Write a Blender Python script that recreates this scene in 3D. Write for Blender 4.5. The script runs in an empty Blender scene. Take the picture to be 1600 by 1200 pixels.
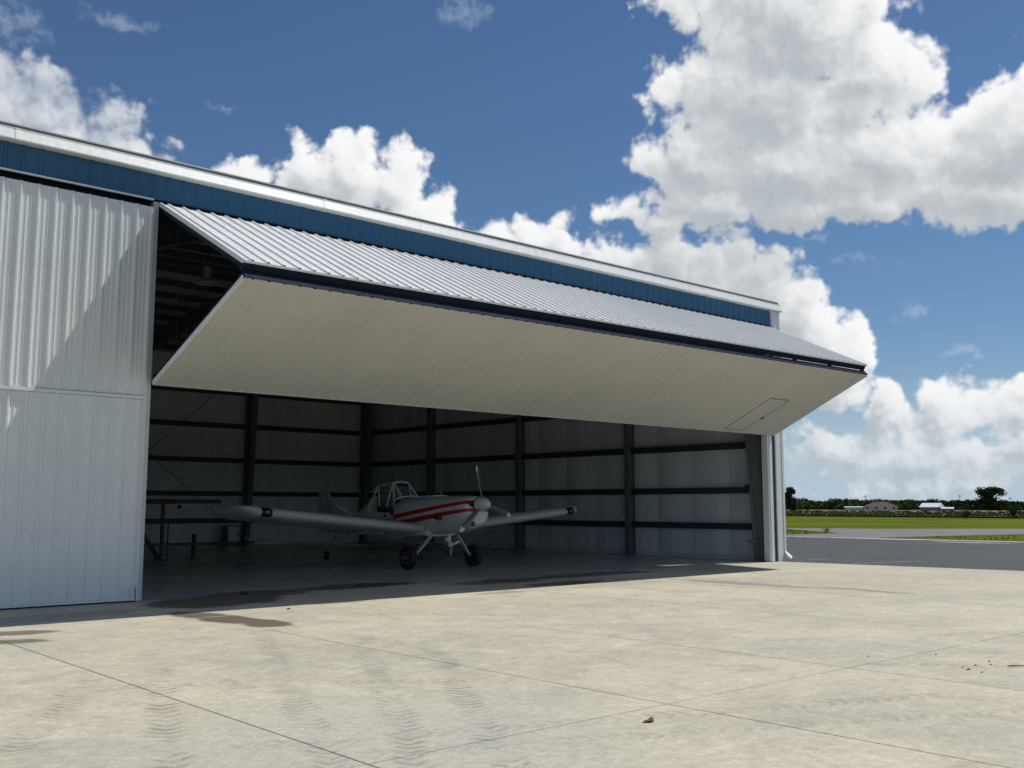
import bpy, bmesh, math, random
from math import sin, cos, pi, radians as RAD, sqrt, atan2, floor
from mathutils import Vector, Matrix, noise as MN

sc = bpy.context.scene
random.seed(7)
COL = sc.collection

# ------------------------------------------------------------------ camera
CAM_H = 1.81
cam_d = bpy.data.cameras.new('camera')
cam = bpy.data.objects.new('camera', cam_d); COL.objects.link(cam)
cam.location = (0, 0, CAM_H)
cam.rotation_euler = (RAD(90 + 6.847), RAD(-0.0716), -0.7311)
cam_d.sensor_width = 36.0
cam_d.lens = 1583.0 / 1600.0 * 36.0
cam_d.clip_start = 0.05; cam_d.clip_end = 6000
sc.camera = cam

# ------------------------------------------------------------------ view
sc.view_settings.view_transform = 'Standard'
sc.view_settings.look = 'None'
sc.view_settings.exposure = 0.0
sc.view_settings.gamma = 1.0
sc.view_settings.use_curve_mapping = False
sc.render.engine = 'CYCLES'
sc.cycles.use_denoising = True
sc.cycles.max_bounces = 8
sc.cycles.diffuse_bounces = 4
sc.cycles.use_adaptive_sampling = True
sc.cycles.adaptive_threshold = 0.02
sc.cycles.glossy_bounces = 3
sc.cycles.sample_clamp_indirect = 6.0

SUN_TO = Vector((0.60, -0.18, 1.0)).normalized()          # direction towards the sun
SUN_EL = math.asin(SUN_TO.z)
SUN_AZ = atan2(SUN_TO.x, SUN_TO.y)
SKY_STRENGTH = 0.072
SUN_STRENGTH = 4.0

# ------------------------------------------------------------------ node helper
class NT:
    """tiny helper for writing shader maths"""
    def __init__(s, tree): s.t = tree; s.n = tree.nodes; s.l = tree.links
    def node(s, typ, **kw):
        n = s.n.new(typ)
        for k, v in kw.items(): setattr(n, k, v)
        return n
    def put(s, sock, v):
        if v is None: return
        if hasattr(v, 'is_linked') or isinstance(v, bpy.types.NodeSocket): s.l.new(v, sock)
        else: sock.default_value = v
    def m(s, op, a, b=None, c=None, clamp=False):
        n = s.node('ShaderNodeMath', operation=op); n.use_clamp = clamp
        s.put(n.inputs[0], a); s.put(n.inputs[1], b); s.put(n.inputs[2], c)
        return n.outputs[0]
    def add(s, a, b): return s.m('ADD', a, b)
    def sub(s, a, b): return s.m('SUBTRACT', a, b)
    def mul(s, a, b): return s.m('MULTIPLY', a, b)
    def vm(s, op, a, b=None):
        n = s.node('ShaderNodeVectorMath', operation=op)
        s.put(n.inputs[0], a)
        if b is not None:
            if op == 'SCALE': s.put(n.inputs[3], b)
            else: s.put(n.inputs[1], b)
        return n.outputs[0]
    def mr(s, v, a, b, c=0.0, d=1.0, smooth=True):
        n = s.node('ShaderNodeMapRange', interpolation_type='SMOOTHSTEP' if smooth else 'LINEAR')
        s.put(n.inputs[0], v)
        for i, x in enumerate((a, b, c, d)): s.put(n.inputs[1 + i], x)
        return n.outputs[0]
    def mix(s, f, a, b):
        n = s.node('ShaderNodeMix', data_type='RGBA')
        s.put(n.inputs[0], f)
        s.put(n.inputs[6], a if not isinstance(a, tuple) else (*a[:3], 1))
        s.put(n.inputs[7], b if not isinstance(b, tuple) else (*b[:3], 1))
        return n.outputs[2]
    def noise(s, vec, scale, detail=4, rough=0.55, dist=0.0, dim='3D'):
        n = s.node('ShaderNodeTexNoise', noise_dimensions=dim)
        s.put(n.inputs['Vector'], vec); n.inputs['Scale'].default_value = scale
        n.inputs['Detail'].default_value = detail; n.inputs['Roughness'].default_value = rough
        n.inputs['Distortion'].default_value = dist
        return n.outputs[0]
    def noisec(s, vec, scale, detail=3, rough=0.5):
        n = s.node('ShaderNodeTexNoise')
        s.put(n.inputs['Vector'], vec); n.inputs['Scale'].default_value = scale
        n.inputs['Detail'].default_value = detail; n.inputs['Roughness'].default_value = rough
        return n.outputs[1]
    def voro(s, vec, scale, detail=0.0, rough=0.5, feature='F1'):
        n = s.node('ShaderNodeTexVoronoi', feature=feature)
        s.put(n.inputs['Vector'], vec); n.inputs['Scale'].default_value = scale
        n.inputs['Detail'].default_value = detail; n.inputs['Roughness'].default_value = rough
        return n
    def sep(s, v):
        n = s.node('ShaderNodeSeparateXYZ'); s.put(n.inputs[0], v); return n.outputs
    def comb(s, x, y, z):
        n = s.node('ShaderNodeCombineXYZ')
        for i, v in enumerate((x, y, z)): s.put(n.inputs[i], v)
        return n.outputs[0]

# ------------------------------------------------------------------ world: sky with cumulus clouds
world = bpy.data.worlds.new('World'); sc.world = world; world.use_nodes = True
W = NT(world.node_tree)
for n in list(W.n): W.n.remove(n)

# Cumulus: computed here as a field over bearing and elevation (degrees on the whole sky, every 120 degrees the
# banks come round again), lit by marching its depth towards the sun; only the Sky Texture lies behind it.
# banks: (azimuth, elevation, half width, half height, strength)
BANKS = [
    (58.6,25.4,5.6,4.2,1.1),(56.0,21.8,5.4,4.2,1.15),(52.8,19.0,3.8,3.0,1.1),(53.4,16.4,4.4,1.9,1.1),
    (58.0,18.2,7.0,3.6,1.2),(63.4,18.0,6.2,3.0,1.1),(69.0,18.6,6.0,3.0,1.1),(66.5,16.2,6.4,2.1,1.1),
    (60.0,15.9,7.6,1.7,1.1),(62.4,22.6,3.8,3.2,1.0),(54.6,27.4,4.8,2.2,1.0),(74.0,19.6,5.5,3.6,1.1),(72.0,16.6,6.0,2.2,1.1),
    (47.7,16.0,1.5,1.1,0.7),(49.8,15.4,1.9,1.1,0.9),
    (29.6,18.6,1.7,1.5,1.0),(31.6,17.2,2.3,2.6,1.0),(33.0,18.0,2.5,2.6,1.1),(35.8,17.4,2.2,2.4,1.1),
    (37.6,15.2,2.6,2.2,1.1),(40.4,13.9,2.8,2.0,1.1),(43.4,14.2,2.4,2.1,1.1),(46.2,13.2,3.0,2.1,1.1),(50.0,13.4,2.5,2.2,1.1),
    (52.6,12.2,3.0,2.6,1.1),(55.0,11.5,3.0,2.6,1.1),(57.2,9.8,3.2,3.0,1.1),(59.4,7.6,2.8,2.6,1.1),(37.0,12.5,6.0,2.6,1.1),(48.0,9.5,9.0,3.0,1.1),
    (61.8,5.4,1.9,1.5,1.0),(65.8,5.0,2.4,1.7,1.0),(69.8,4.9,2.9,1.8,1.0),(64.0,2.9,6.0,1.7,0.9),(70.5,2.5,6.0,1.9,0.9),(60.0,3.0,5.0,1.9,0.9),(66.0,1.2,9.0,1.6,0.9),
    (76.0,4.8,5.0,2.6,1.0),(84.0,4.0,6.0,2.8,1.0),(92.0,6.0,5.0,3.0,1.0),
    (13.6,19.4,4.6,2.9,0.85),(17.4,18.8,3.4,2.0,0.8),(20.2,18.0,2.2,1.1,0.7),(9.0,18.5,5.0,3.0,0.9),(26.3,18.1,1.5,0.9,0.75),
    (2.0,16.5,5.0,2.4,1.0),(-8.0,12.0,6.0,3.0,1.0),(10.0,8.0,8.0,2.6,1.0),(86.0,20.0,6.0,3.2,1.0),(95.0,30.0,5.0,2.4,1.0),(70.0,42.0,6.0,2.6,1.0),(30.0,46.0,6.0,2.6,1.0),
]
WISPS = [(19.6,24.6,2.6,0.6),(14.0,23.8,1.8,1.2),(25.4,21.2,0.9,0.3),(39.4,27.0,1.5,0.9),(60.6,12.5,1.9,0.4),(63.6,9.8,0.9,0.6),(66.2,7.9,1.6,0.4),(58.0,14.2,1.6,0.3)]
def make_clouds(np, RES=0.06):
    AZ0, AZP, EL0, EL1 = -18.0, 120.0, -3.0, 57.0
    Wd, Hd = int(AZP/RES), int((EL1-EL0)/RES)
    rng = np.random.default_rng(11)
    az = (AZ0 + (np.arange(Wd)+0.5)*RES).astype(np.float32)[None, :]
    el = (EL0 + (np.arange(Hd)+0.5)*RES).astype(np.float32)[:, None]
    def upsample(q, step):
        """linear resize of a coarse grid (periodic in x) to the full field"""
        for ax, n in ((0, Hd), (1, Wd)):
            p = (np.arange(n)+0.5)/step - 0.5; i = np.floor(p).astype(int); w_ = (p-i).astype(np.float32)
            m = q.shape[ax]
            i0, i1 = (i % m, (i+1) % m) if ax else (np.clip(i, 0, m-1), np.clip(i+1, 0, m-1))
            w_ = w_[None, :] if ax else w_[:, None]
            A0 = np.take(q, i0, ax); q = A0 + (np.take(q, i1, ax)-A0)*w_
        return q
    def perlin(freq):
        """periodic in azimuth; freq = cells per degree (120*freq is an integer)"""
        step = 8 if freq < 0.5 else 4 if freq < 1.0 else 2 if freq < 2.0 else 1
        nx = int(round(AZP*freq)); ny = int((EL1-EL0)*freq)+3
        ang = (rng.random((ny, nx))*2*np.pi).astype(np.float32); gx = np.cos(ang); gy = np.sin(ang)
        x = (np.arange(0, Wd, step)+0.5*step)*RES*nx/AZP; y = (np.arange(0, Hd, step)+0.5*step)*RES*freq
        xi = np.floor(x).astype(int); yi = np.floor(y).astype(int)
        fx = (x-xi).astype(np.float32)[None, :]; fy = (y-yi).astype(np.float32)[:, None]
        u = fx*fx*fx*(fx*(fx*6-15)+10); v = fy*fy*fy*(fy*(fy*6-15)+10)
        def corner(j, i):
            GX = gx[yi+j][:, (xi+i) % nx]; GY = gy[yi+j][:, (xi+i) % nx]
            return GX*(fx-i) + GY*(fy-j)
        a = corner(0, 0); a += (corner(0, 1)-a)*u
        c = corner(1, 0); c += (corner(1, 1)-c)*u
        a += (c-a)*v; a *= 1.5
        return upsample(a, step) if step > 1 else a
    def fbm(f0, octv, gain=0.5):
        s = 0; amp = 1.0; tot = 0
        for o in range(octv):
            s = s + amp*perlin(f0*2**o); tot += amp; amp *= gain
        return s/tot
    def worley(freq, wx, wy):
        k_ = 2 if freq < 2 else 1
        az_, el_ = az[:, ::k_], el[::k_]; wx = wx[::k_, ::k_]; wy = wy[::k_, ::k_]
        nx = int(round(AZP*freq)); ny = int((EL1-EL0)*freq)+6
        px = rng.random((ny, nx)).astype(np.float32); py = rng.random((ny, nx)).astype(np.float32)
        x = (az_-AZ0)*np.float32(freq) + wx*np.float32(freq); y = (el_-EL0)*np.float32(freq) + 2 + wy*np.float32(freq)
        xi = np.floor(x).astype(np.int32); yi = np.clip(np.floor(y).astype(np.int32), 1, ny-2)
        fx = x-xi; fy = y-yi; best = np.full(x.shape, 9.0, np.float32)
        for j in (-1, 0, 1):
            for i in (-1, 0, 1):
                q = (xi+i) % nx; r = yi+j
                dx = i + px[r, q] - fx; dy = j + py[r, q] - fy
                np.minimum(best, dx*dx+dy*dy, out=best)
        best = np.sqrt(best)
        return upsample(best, k_) if k_ > 1 else best
    n1 = fbm(0.1, 6, 0.55); n2 = fbm(0.1, 6, 0.55)
    m1 = fbm(0.5, 6, 0.6); m2 = fbm(0.5, 6, 0.6)
    wx = n1*2.6 + m1*0.9; wy = n2*1.9 + m2*0.7
    w1 = worley(0.5, m1*1.4, m2*1.4); w2 = worley(1.25, m2*0.8, m1*0.8); w3 = worley(3.0, m1*0.35, m2*0.35)
    bil = (0.55-w1)*0.50 + (0.5-w2)*0.24 + (0.5-w3)*0.11
    fine = fbm(1.0, 6, 0.62)
    A = az + wx; E = el + wy
    f = np.full(A.shape, -3.0, np.float32)
    for (a0, e0, ra, re, st) in BANKS:
        # a bank has a billowing top and a flatter base
        dx = (A-a0)/ra; dy = (E-e0); dy = np.where(dy < 0, dy/(re*0.85), dy/re)
        e = (1-np.sqrt(dx*dx+dy*dy))*st*min(1.0, 0.5+0.16*min(ra, re))
        k = 0.15; h = np.clip(0.5+0.5*(f-e)/k, 0, 1)
        f = e + (f-e)*h + k*h*(1-h)
    low = np.clip((el-1.0)/7.0, 0, 1)
    S = f + (0.55-w1)*(0.34+0.24*low) + n2*0.35
    S = S + (1-low)*(m1*0.55+n1*0.5-0.10)
    D = S + (0.5-w2)*0.22 + (0.5-w3)*0.07 + fine*0.24
    alpha = np.clip((D-0.01)/0.34, 0, 1); alpha = alpha*alpha*(3-2*alpha)
    soft = np.exp(-((az-15.5)/6.5)**2-((el-19.0)/4.5)**2)
    a2 = np.clip((D+0.05)/0.75, 0, 1)*0.74
    alpha = (alpha + (a2-alpha)*soft)*(0.80+0.20*low)
    def shift(q, deg):
        sx = int(round(0.50*deg/RES)); sy = int(round(0.86*deg/RES))
        q = np.roll(q, -sx, axis=1)
        return np.concatenate([q[sy:], np.repeat(q[-1:], sy, 0)], 0) if sy else q
    # light: march the optical depth towards the sun (up and to the right)
    th = np.clip(S-0.02, 0, 1.3)
    acc = np.zeros_like(th); r0 = 0.0
    for k in range(1, 11):
        st_ = 0.22*(1+0.22*k); r0 += st_
        acc += shift(th, r0)*st_
    T = np.exp(-0.80*acc)
    rel1 = np.clip((S-shift(S, 0.9))*1.3, -0.5, 0.5)
    D2 = S + (0.5-w2)*0.22 + (0.5-w3)*0.05
    rel2 = np.clip((D2-shift(D2, 0.32))*1.6, -0.4, 0.4)
    thick = np.clip((S-0.25)/0.8, 0, 1)
    lit = 0.34 + 0.62*T + rel1*0.42 + rel2*0.34 - 0.24*thick + n1*0.42 + 0.12*fine + 0.22*(1-np.clip(D/0.35, 0, 1))
    lit = lit + (1-low)*(m2*0.55 + fine*0.35 + rel2*0.3 - 0.05)
    lit = 1.0/(1.0+np.exp(-(lit-0.50)*4.2))
    w = np.full(A.shape, -3.0, np.float32)
    for (a0, e0, ra, re) in WISPS:
        dx = (A-a0)/ra; dy = (E-e0)/re; w = np.maximum(w, 1-np.sqrt(dx*dx+dy*dy))
    wi = np.clip((w + fine*1.2)/1.2, 0, 1); wi = wi*wi*(3-2*wi)*0.28
    return lit, alpha, wi, (AZ0, AZP, EL0, EL1, Wd, Hd)

import numpy
_lit, _al, _wi, (AZ0, AZP, EL0, EL1, CW, CH) = make_clouds(numpy)
_px = numpy.ones((CH, CW, 4), numpy.float32); _px[..., 0] = _lit; _px[..., 1] = _al; _px[..., 2] = _wi
cimg = bpy.data.images.new('cumulus_field', CW, CH, float_buffer=True); cimg.colorspace_settings.name = 'Non-Color'
cimg.pixels.foreach_set(_px.ravel()); cimg.update(); cimg.pack()

tc = W.node('ShaderNodeTexCoord')
dx, dy, dz = W.sep(tc.outputs['Generated'])[:3]
az = W.mul(W.m('ARCTAN2', dx, dy), 57.29578)
el = W.mul(W.m('ARCSINE', dz), 57.29578)
ci = W.node('ShaderNodeTexImage', interpolation='Linear', extension='REPEAT'); ci.image = cimg
W.l.new(W.comb(W.m('FRACT', W.mul(W.add(az, 360.0-AZ0), 1.0/AZP)), W.m('MULTIPLY', W.sub(W.m('MAXIMUM', W.m('MINIMUM', el, EL1-0.2), EL0+0.2), EL0), 1.0/(EL1-EL0)), 0.0), ci.inputs[0])
lit, alpha, wal = W.sep(ci.outputs[0])[:3]
sky = W.node('ShaderNodeTexSky', sky_type='NISHITA')
sky.sun_disc = False; sky.sun_elevation = SUN_EL; sky.sun_rotation = SUN_AZ
sky.altitude = 0; sky.air_density = 1.0; sky.dust_density = 0.15; sky.ozone_density = 6.0
skyc = W.vm('SCALE', sky.outputs[0], SKY_STRENGTH)
hs = W.node('ShaderNodeHueSaturation'); hs.inputs['Saturation'].default_value = 1.07; W.l.new(skyc, hs.inputs['Color']); skyc = hs.outputs[0]
skyc = W.mix(W.mr(el, 0.5, 8.0, 0.92, 0.0), skyc, (0.44, 0.56, 0.68))   # pale haze low down, all round
ccol = W.mix(lit, (0.43, 0.475, 0.51), (0.98, 0.98, 0.98))
ccol = W.mix(W.mr(el, -1.0, 7.0, 0.45, 0.0), ccol, (0.45, 0.55, 0.64))   # distant banks thin into the air
col = W.mix(wal, skyc, (0.62, 0.70, 0.80))
col = W.mix(alpha, col, ccol)
bg = W.node('ShaderNodeBackground'); W.l.new(W.vm('SCALE', col, 1.0 / SKY_STRENGTH), bg.inputs[0]); bg.inputs[1].default_value = SKY_STRENGTH
wo = W.node('ShaderNodeOutputWorld'); W.l.new(bg.outputs[0], wo.inputs[0])

# ------------------------------------------------------------------ sun
sun_d = bpy.data.lights.new('sun', 'SUN'); sun_d.energy = SUN_STRENGTH; sun_d.angle = RAD(0.53); sun_d.color = (1.0, 0.955, 0.88)
sun = bpy.data.objects.new('sun', sun_d); COL.objects.link(sun)
sun.rotation_euler = (-SUN_TO).to_track_quat('-Z', 'Y').to_euler(); sun.location = (20, -10, 40)

# ------------------------------------------------------------------ mesh helpers
class MB:
    def __init__(s): s.v = []; s.f = []
    def quad(s, a, b, c, d):
        i = len(s.v); s.v += [tuple(a), tuple(b), tuple(c), tuple(d)]; s.f.append((i, i+1, i+2, i+3)); return s
    def tri(s, a, b, c):
        i = len(s.v); s.v += [tuple(a), tuple(b), tuple(c)]; s.f.append((i, i+1, i+2)); return s
    def box(s, x0, x1, y0, y1, z0, z1, ch=0.0):
        if ch <= 0:
            i = len(s.v)
            s.v += [(x, y, z) for z in (z0, z1) for x, y in ((x0, y0), (x1, y0), (x1, y1), (x0, y1))]
            for q in ((3,2,1,0), (4,5,6,7), (0,1,5,4), (1,2,6,5), (2,3,7,6), (3,0,4,7)): s.f.append(tuple(i+k for k in q))
            return s
        R = lambda x, y, z, c: [(x[0]+c, y[0], z), (x[1]-c, y[0], z), (x[1], y[0]+c, z), (x[1], y[1]-c, z), (x[1]-c, y[1], z), (x[0]+c, y[1], z), (x[0], y[1]-c, z), (x[0], y[0]+c, z)]
        r = [R((x0+ch, x1-ch), (y0+ch, y1-ch), z0, ch*0.5), R((x0, x1), (y0, y1), z0+ch, ch*0.5), R((x0, x1), (y0, y1), z1-ch, ch*0.5), R((x0+ch, x1-ch), (y0+ch, y1-ch), z1, ch*0.5)]
        return s.loft(r, True, True)
    def obox(s, c, ax, ay, az):
        """box from centre and three half-axis vectors"""
        c, ax, ay, az = Vector(c), Vector(ax), Vector(ay), Vector(az)
        i = len(s.v)
        for sz in (-1, 1):
            for sx, sy in ((-1,-1), (1,-1), (1,1), (-1,1)): s.v.append(tuple(c + ax*sx + ay*sy + az*sz))
        for q in ((3,2,1,0), (4,5,6,7), (0,1,5,4), (1,2,6,5), (2,3,7,6), (3,0,4,7)): s.f.append(tuple(i+k for k in q))
        return s
    def loft(s, rings, cap0=True, cap1=True, closed=True):
        n = len(rings[0]); i0 = len(s.v)
        for r in rings: s.v += [tuple(p) for p in r]
        for k in range(len(rings)-1):
            a = i0 + k*n; b = a + n
            for j in range(n if closed else n-1):
                s.f.append((a+j, a+(j+1) % n, b+(j+1) % n, b+j))
        if cap0: s.f.append(tuple(i0+j for j in reversed(range(n))))
        if cap1: s.f.append(tuple(i0+(len(rings)-1)*n+j for j in range(n)))
        return s
    def tube(s, pts, r, n=8, cap=True):
        pts = [Vector(p) for p in pts]; rr = r if isinstance(r, (list, tuple)) else [r]*len(pts)
        rings = []; up = None
        for i, p in enumerate(pts):
            d = (pts[min(i+1, len(pts)-1)] - pts[max(i-1, 0)]).normalized()
            if up is None:
                up = Vector((0,0,1)) if abs(d.z) < 0.9 else Vector((1,0,0))
            a = d.cross(up).normalized(); b = a.cross(d).normalized(); up = b
            rings.append([p + (a*cos(2*pi*k/n) + b*sin(2*pi*k/n))*rr[i] for k in range(n)])
        return s.loft(rings, cap, cap)
    def lathe(s, c, axis, prof, n=24):
        """prof: list of (distance along axis, radius)"""
        c = Vector(c); ax = Vector(axis).normalized(); u = ax.orthogonal().normalized(); v = ax.cross(u)
        rings = [[c + ax*d + (u*cos(2*pi*k/n) + v*sin(2*pi*k/n))*max(r, 1e-4) for k in range(n)] for d, r in prof]
        return s.loft(rings, True, True)
    def build(s, name, mat, parent=None, smooth=False, kind=None, fix=True):
        o0 = Vector((0,0,0)); p = parent
        while p is not None: o0 = o0 + p.location; p = p.parent
        me = bpy.data.meshes.new(name)
        me.from_pydata([(x-o0.x, y-o0.y, z-o0.z) for x, y, z in s.v], [], s.f); me.update()
        if fix:
            bm = bmesh.new(); bm.from_mesh(me); bmesh.ops.recalc_face_normals(bm, faces=bm.faces); bm.to_mesh(me); bm.free()
        if mat: me.materials.append(mat)
        if smooth:
            me.polygons.foreach_set('use_smooth', [True]*len(me.polygons))
            if smooth != 'all': me.set_sharp_from_angle(angle=RAD(40))
        o = bpy.data.objects.new(name, me); COL.objects.link(o)
        if parent: o.parent = parent
        if kind: o['kind'] = kind
        return o
def empty(name, loc, label=None, cat=None, group=None, parent=None):
    o = bpy.data.objects.new(name, None); COL.objects.link(o); o.location = loc; o.empty_display_size = 0.3
    if parent: o.parent = parent
    if label: tag(o, label, cat, group)
    return o
def tag(o, label, cat, group=None):
    o['label'] = label; o['category'] = cat
    if group: o['group'] = group
    return o
def share(o, name, loc, parent=None):
    c = bpy.data.objects.new(name, o.data); COL.objects.link(c); c.location = loc
    if parent: c.parent = parent
    return c
def lerp(a, b, t): return a + (b - a) * t

# ------------------------------------------------------------------ materials
def new_mat(name):
    m = bpy.data.materials.new(name); m.use_nodes = True
    t = NT(m.node_tree); b = m.node_tree.nodes['Principled BSDF']
    return m, t, b
def bump(t, b, h, strength, dist=0.02):
    n = t.node('ShaderNodeBump'); n.inputs['Strength'].default_value = strength; n.inputs['Distance'].default_value = dist
    t.put(n.inputs['Height'], h); t.l.new(n.outputs[0], b.inputs['Normal'])
def simple(name, c, rough=0.5, metal=0.0, var=0.12, vscale=3.0, bumps=0.0, bscale=40.0, spec=0.5, coat=0.0):
    m, t, b = new_mat(name)
    pos = t.node('ShaderNodeNewGeometry').outputs['Position']
    nz = t.noise(pos, vscale, 5, 0.6)
    k = t.mr(nz, 0.25, 0.75, 1-var, 1+var, False)
    t.l.new(t.vm('SCALE', t.comb(*c[:3]), k), b.inputs['Base Color'])
    t.l.new(t.mr(t.noise(pos, vscale*2.3, 4), 0.3, 0.7, max(rough-0.08, 0.03), min(rough+0.08, 1), False), b.inputs['Roughness'])
    b.inputs['Metallic'].default_value = metal; b.inputs['Specular IOR Level'].default_value = spec
    b.inputs['Coat Weight'].default_value = coat
    if bumps: bump(t, b, t.noise(pos, bscale, 4), bumps)
    return m
def sheet_metal(name, c, rough=0.38, streak=0.10, oil=0.06, metal=0.0, spec=0.5):
    """painted rolled sheet: faint rain streaks, slight waviness"""
    m, t, b = new_mat(name)
    pos = t.node('ShaderNodeNewGeometry').outputs['Position']
    st = t.noise(t.vm('MULTIPLY', pos, (9.0, 9.0, 0.35)), 1.0, 5, 0.65)
    bl = t.noise(pos, 0.8, 4, 0.6)
    k = t.mul(t.mr(st, 0.3, 0.75, 1-streak, 1+streak*0.4, False), t.mr(bl, 0.3, 0.7, 0.95, 1.03, False))
    t.l.new(t.vm('SCALE', t.comb(*c), k), b.inputs['Base Color'])
    t.l.new(t.mr(st, 0.2, 0.8, rough-0.06, rough+0.12, False), b.inputs['Roughness'])
    b.inputs['Metallic'].default_value = metal; b.inputs['Specular IOR Level'].default_value = spec
    bump(t, b, t.noise(t.vm('MULTIPLY', pos, (3.0, 3.0, 1.2)), 1.0, 2), oil, 0.05)
    return m
M_white = sheet_metal('white_painted_sheet', (0.73, 0.76, 0.77), 0.38, 0.045)
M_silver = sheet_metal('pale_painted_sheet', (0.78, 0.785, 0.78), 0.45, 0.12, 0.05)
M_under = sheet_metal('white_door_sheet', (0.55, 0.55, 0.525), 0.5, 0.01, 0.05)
M_blue = sheet_metal('blue_painted_sheet', (0.022, 0.108, 0.228), 0.42, 0.15, 0.08)
M_dkblue = sheet_metal('dark_blue_sheet', (0.016, 0.045, 0.105), 0.45)
M_trim = sheet_metal('white_trim', (0.74, 0.77, 0.78), 0.35, 0.08, 0.04)
M_gutter = sheet_metal('white_gutter', (0.76, 0.78, 0.78), 0.35, 0.10, 0.05)
M_navy = simple('navy_steel', (0.010, 0.017, 0.038), 0.75, 0.0, 0.25, spec=0.15)
M_steel = simple('grey_primer_steel', (0.13, 0.155, 0.165), 0.55, 0.0, 0.2)
M_girt = simple('dark_girt_steel', (0.035, 0.042, 0.055), 0.5, 0.0, 0.25)
M_rubber = simple('black_rubber', (0.012, 0.012, 0.013), 0.75, 0, 0.3, 8)
M_black = simple('black_paint', (0.01, 0.01, 0.011), 0.45)
M_jamb = sheet_metal('pale_jamb', (0.50, 0.54, 0.56), 0.45)
M_cable = simple('cable', (0.05, 0.05, 0.05), 0.5)
M_rust = simple('dark_red_steel', (0.085, 0.022, 0.016), 0.6, 0, 0.35, 6)
M_lamp = simple('lamp_enamel', (0.32, 0.33, 0.32), 0.4)

# insulation liner: white vinyl facing, faint folds
M_liner, t, b = new_mat('vinyl_insulation_liner')
pos = t.node('ShaderNodeNewGeometry').outputs['Position']
fold = t.noise(t.vm('MULTIPLY', pos, (2.6, 2.6, 0.22)), 1.0, 4, 0.6)
t.l.new(t.vm('SCALE', t.comb(0.68, 0.75, 0.79), t.mr(fold, 0.3, 0.7, 0.86, 1.05, False)), b.inputs['Base Color'])
b.inputs['Roughness'].default_value = 0.55
bump(t, b, t.add(fold, t.mul(t.noise(pos, 1.2, 3), 0.6)), 0.35, 0.08)

# concrete with stains, wet patches and tyre prints
def tread(t, X, Y, p0, p1, w, strength, freq=9.0):
    dx_, dy_ = p1[0]-p0[0], p1[1]-p0[1]; L = sqrt(dx_*dx_+dy_*dy_); ux, uy = dx_/L, dy_/L
    s_ = t.add(t.mul(t.sub(X, p0[0]), ux), t.mul(t.sub(Y, p0[1]), uy))
    c_ = t.add(t.mul(t.sub(X, p0[0]), -uy), t.mul(t.sub(Y, p0[1]), ux))
    ab = t.m('ABSOLUTE', c_)
    ch = t.m('SINE', t.mul(t.sub(s_, t.mul(ab, 0.75)), freq*2*pi))
    lug = t.add(t.mul(t.mr(ch, -0.05, 0.5), 0.82), 0.18)
    m1 = t.mr(ab, w*0.55, w*1.15, 1.0, 0.0)
    m2 = t.mul(t.mr(s_, 0.0, 1.2), t.mr(s_, L-1.2, L, 1.0, 0.0))
    return t.mul(t.mul(lug, m1), t.mul(m2, strength))
def ellm(t, X, Y, cx, cy, a, b_, rot=0.0, e0=0.8, e1=1.15):
    ca, sa = cos(rot), sin(rot)
    u = t.sub(X, cx); v = t.sub(Y, cy)
    p = t.mul(t.add(t.mul(u, ca), t.mul(v, sa)), 1/a); q = t.mul(t.sub(t.mul(v, ca), t.mul(u, sa)), 1/b_)
    return t.mr(t.m('SQRT', t.add(t.mul(p, p), t.mul(q, q))), e0, e1, 1.0, 0.0)
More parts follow.
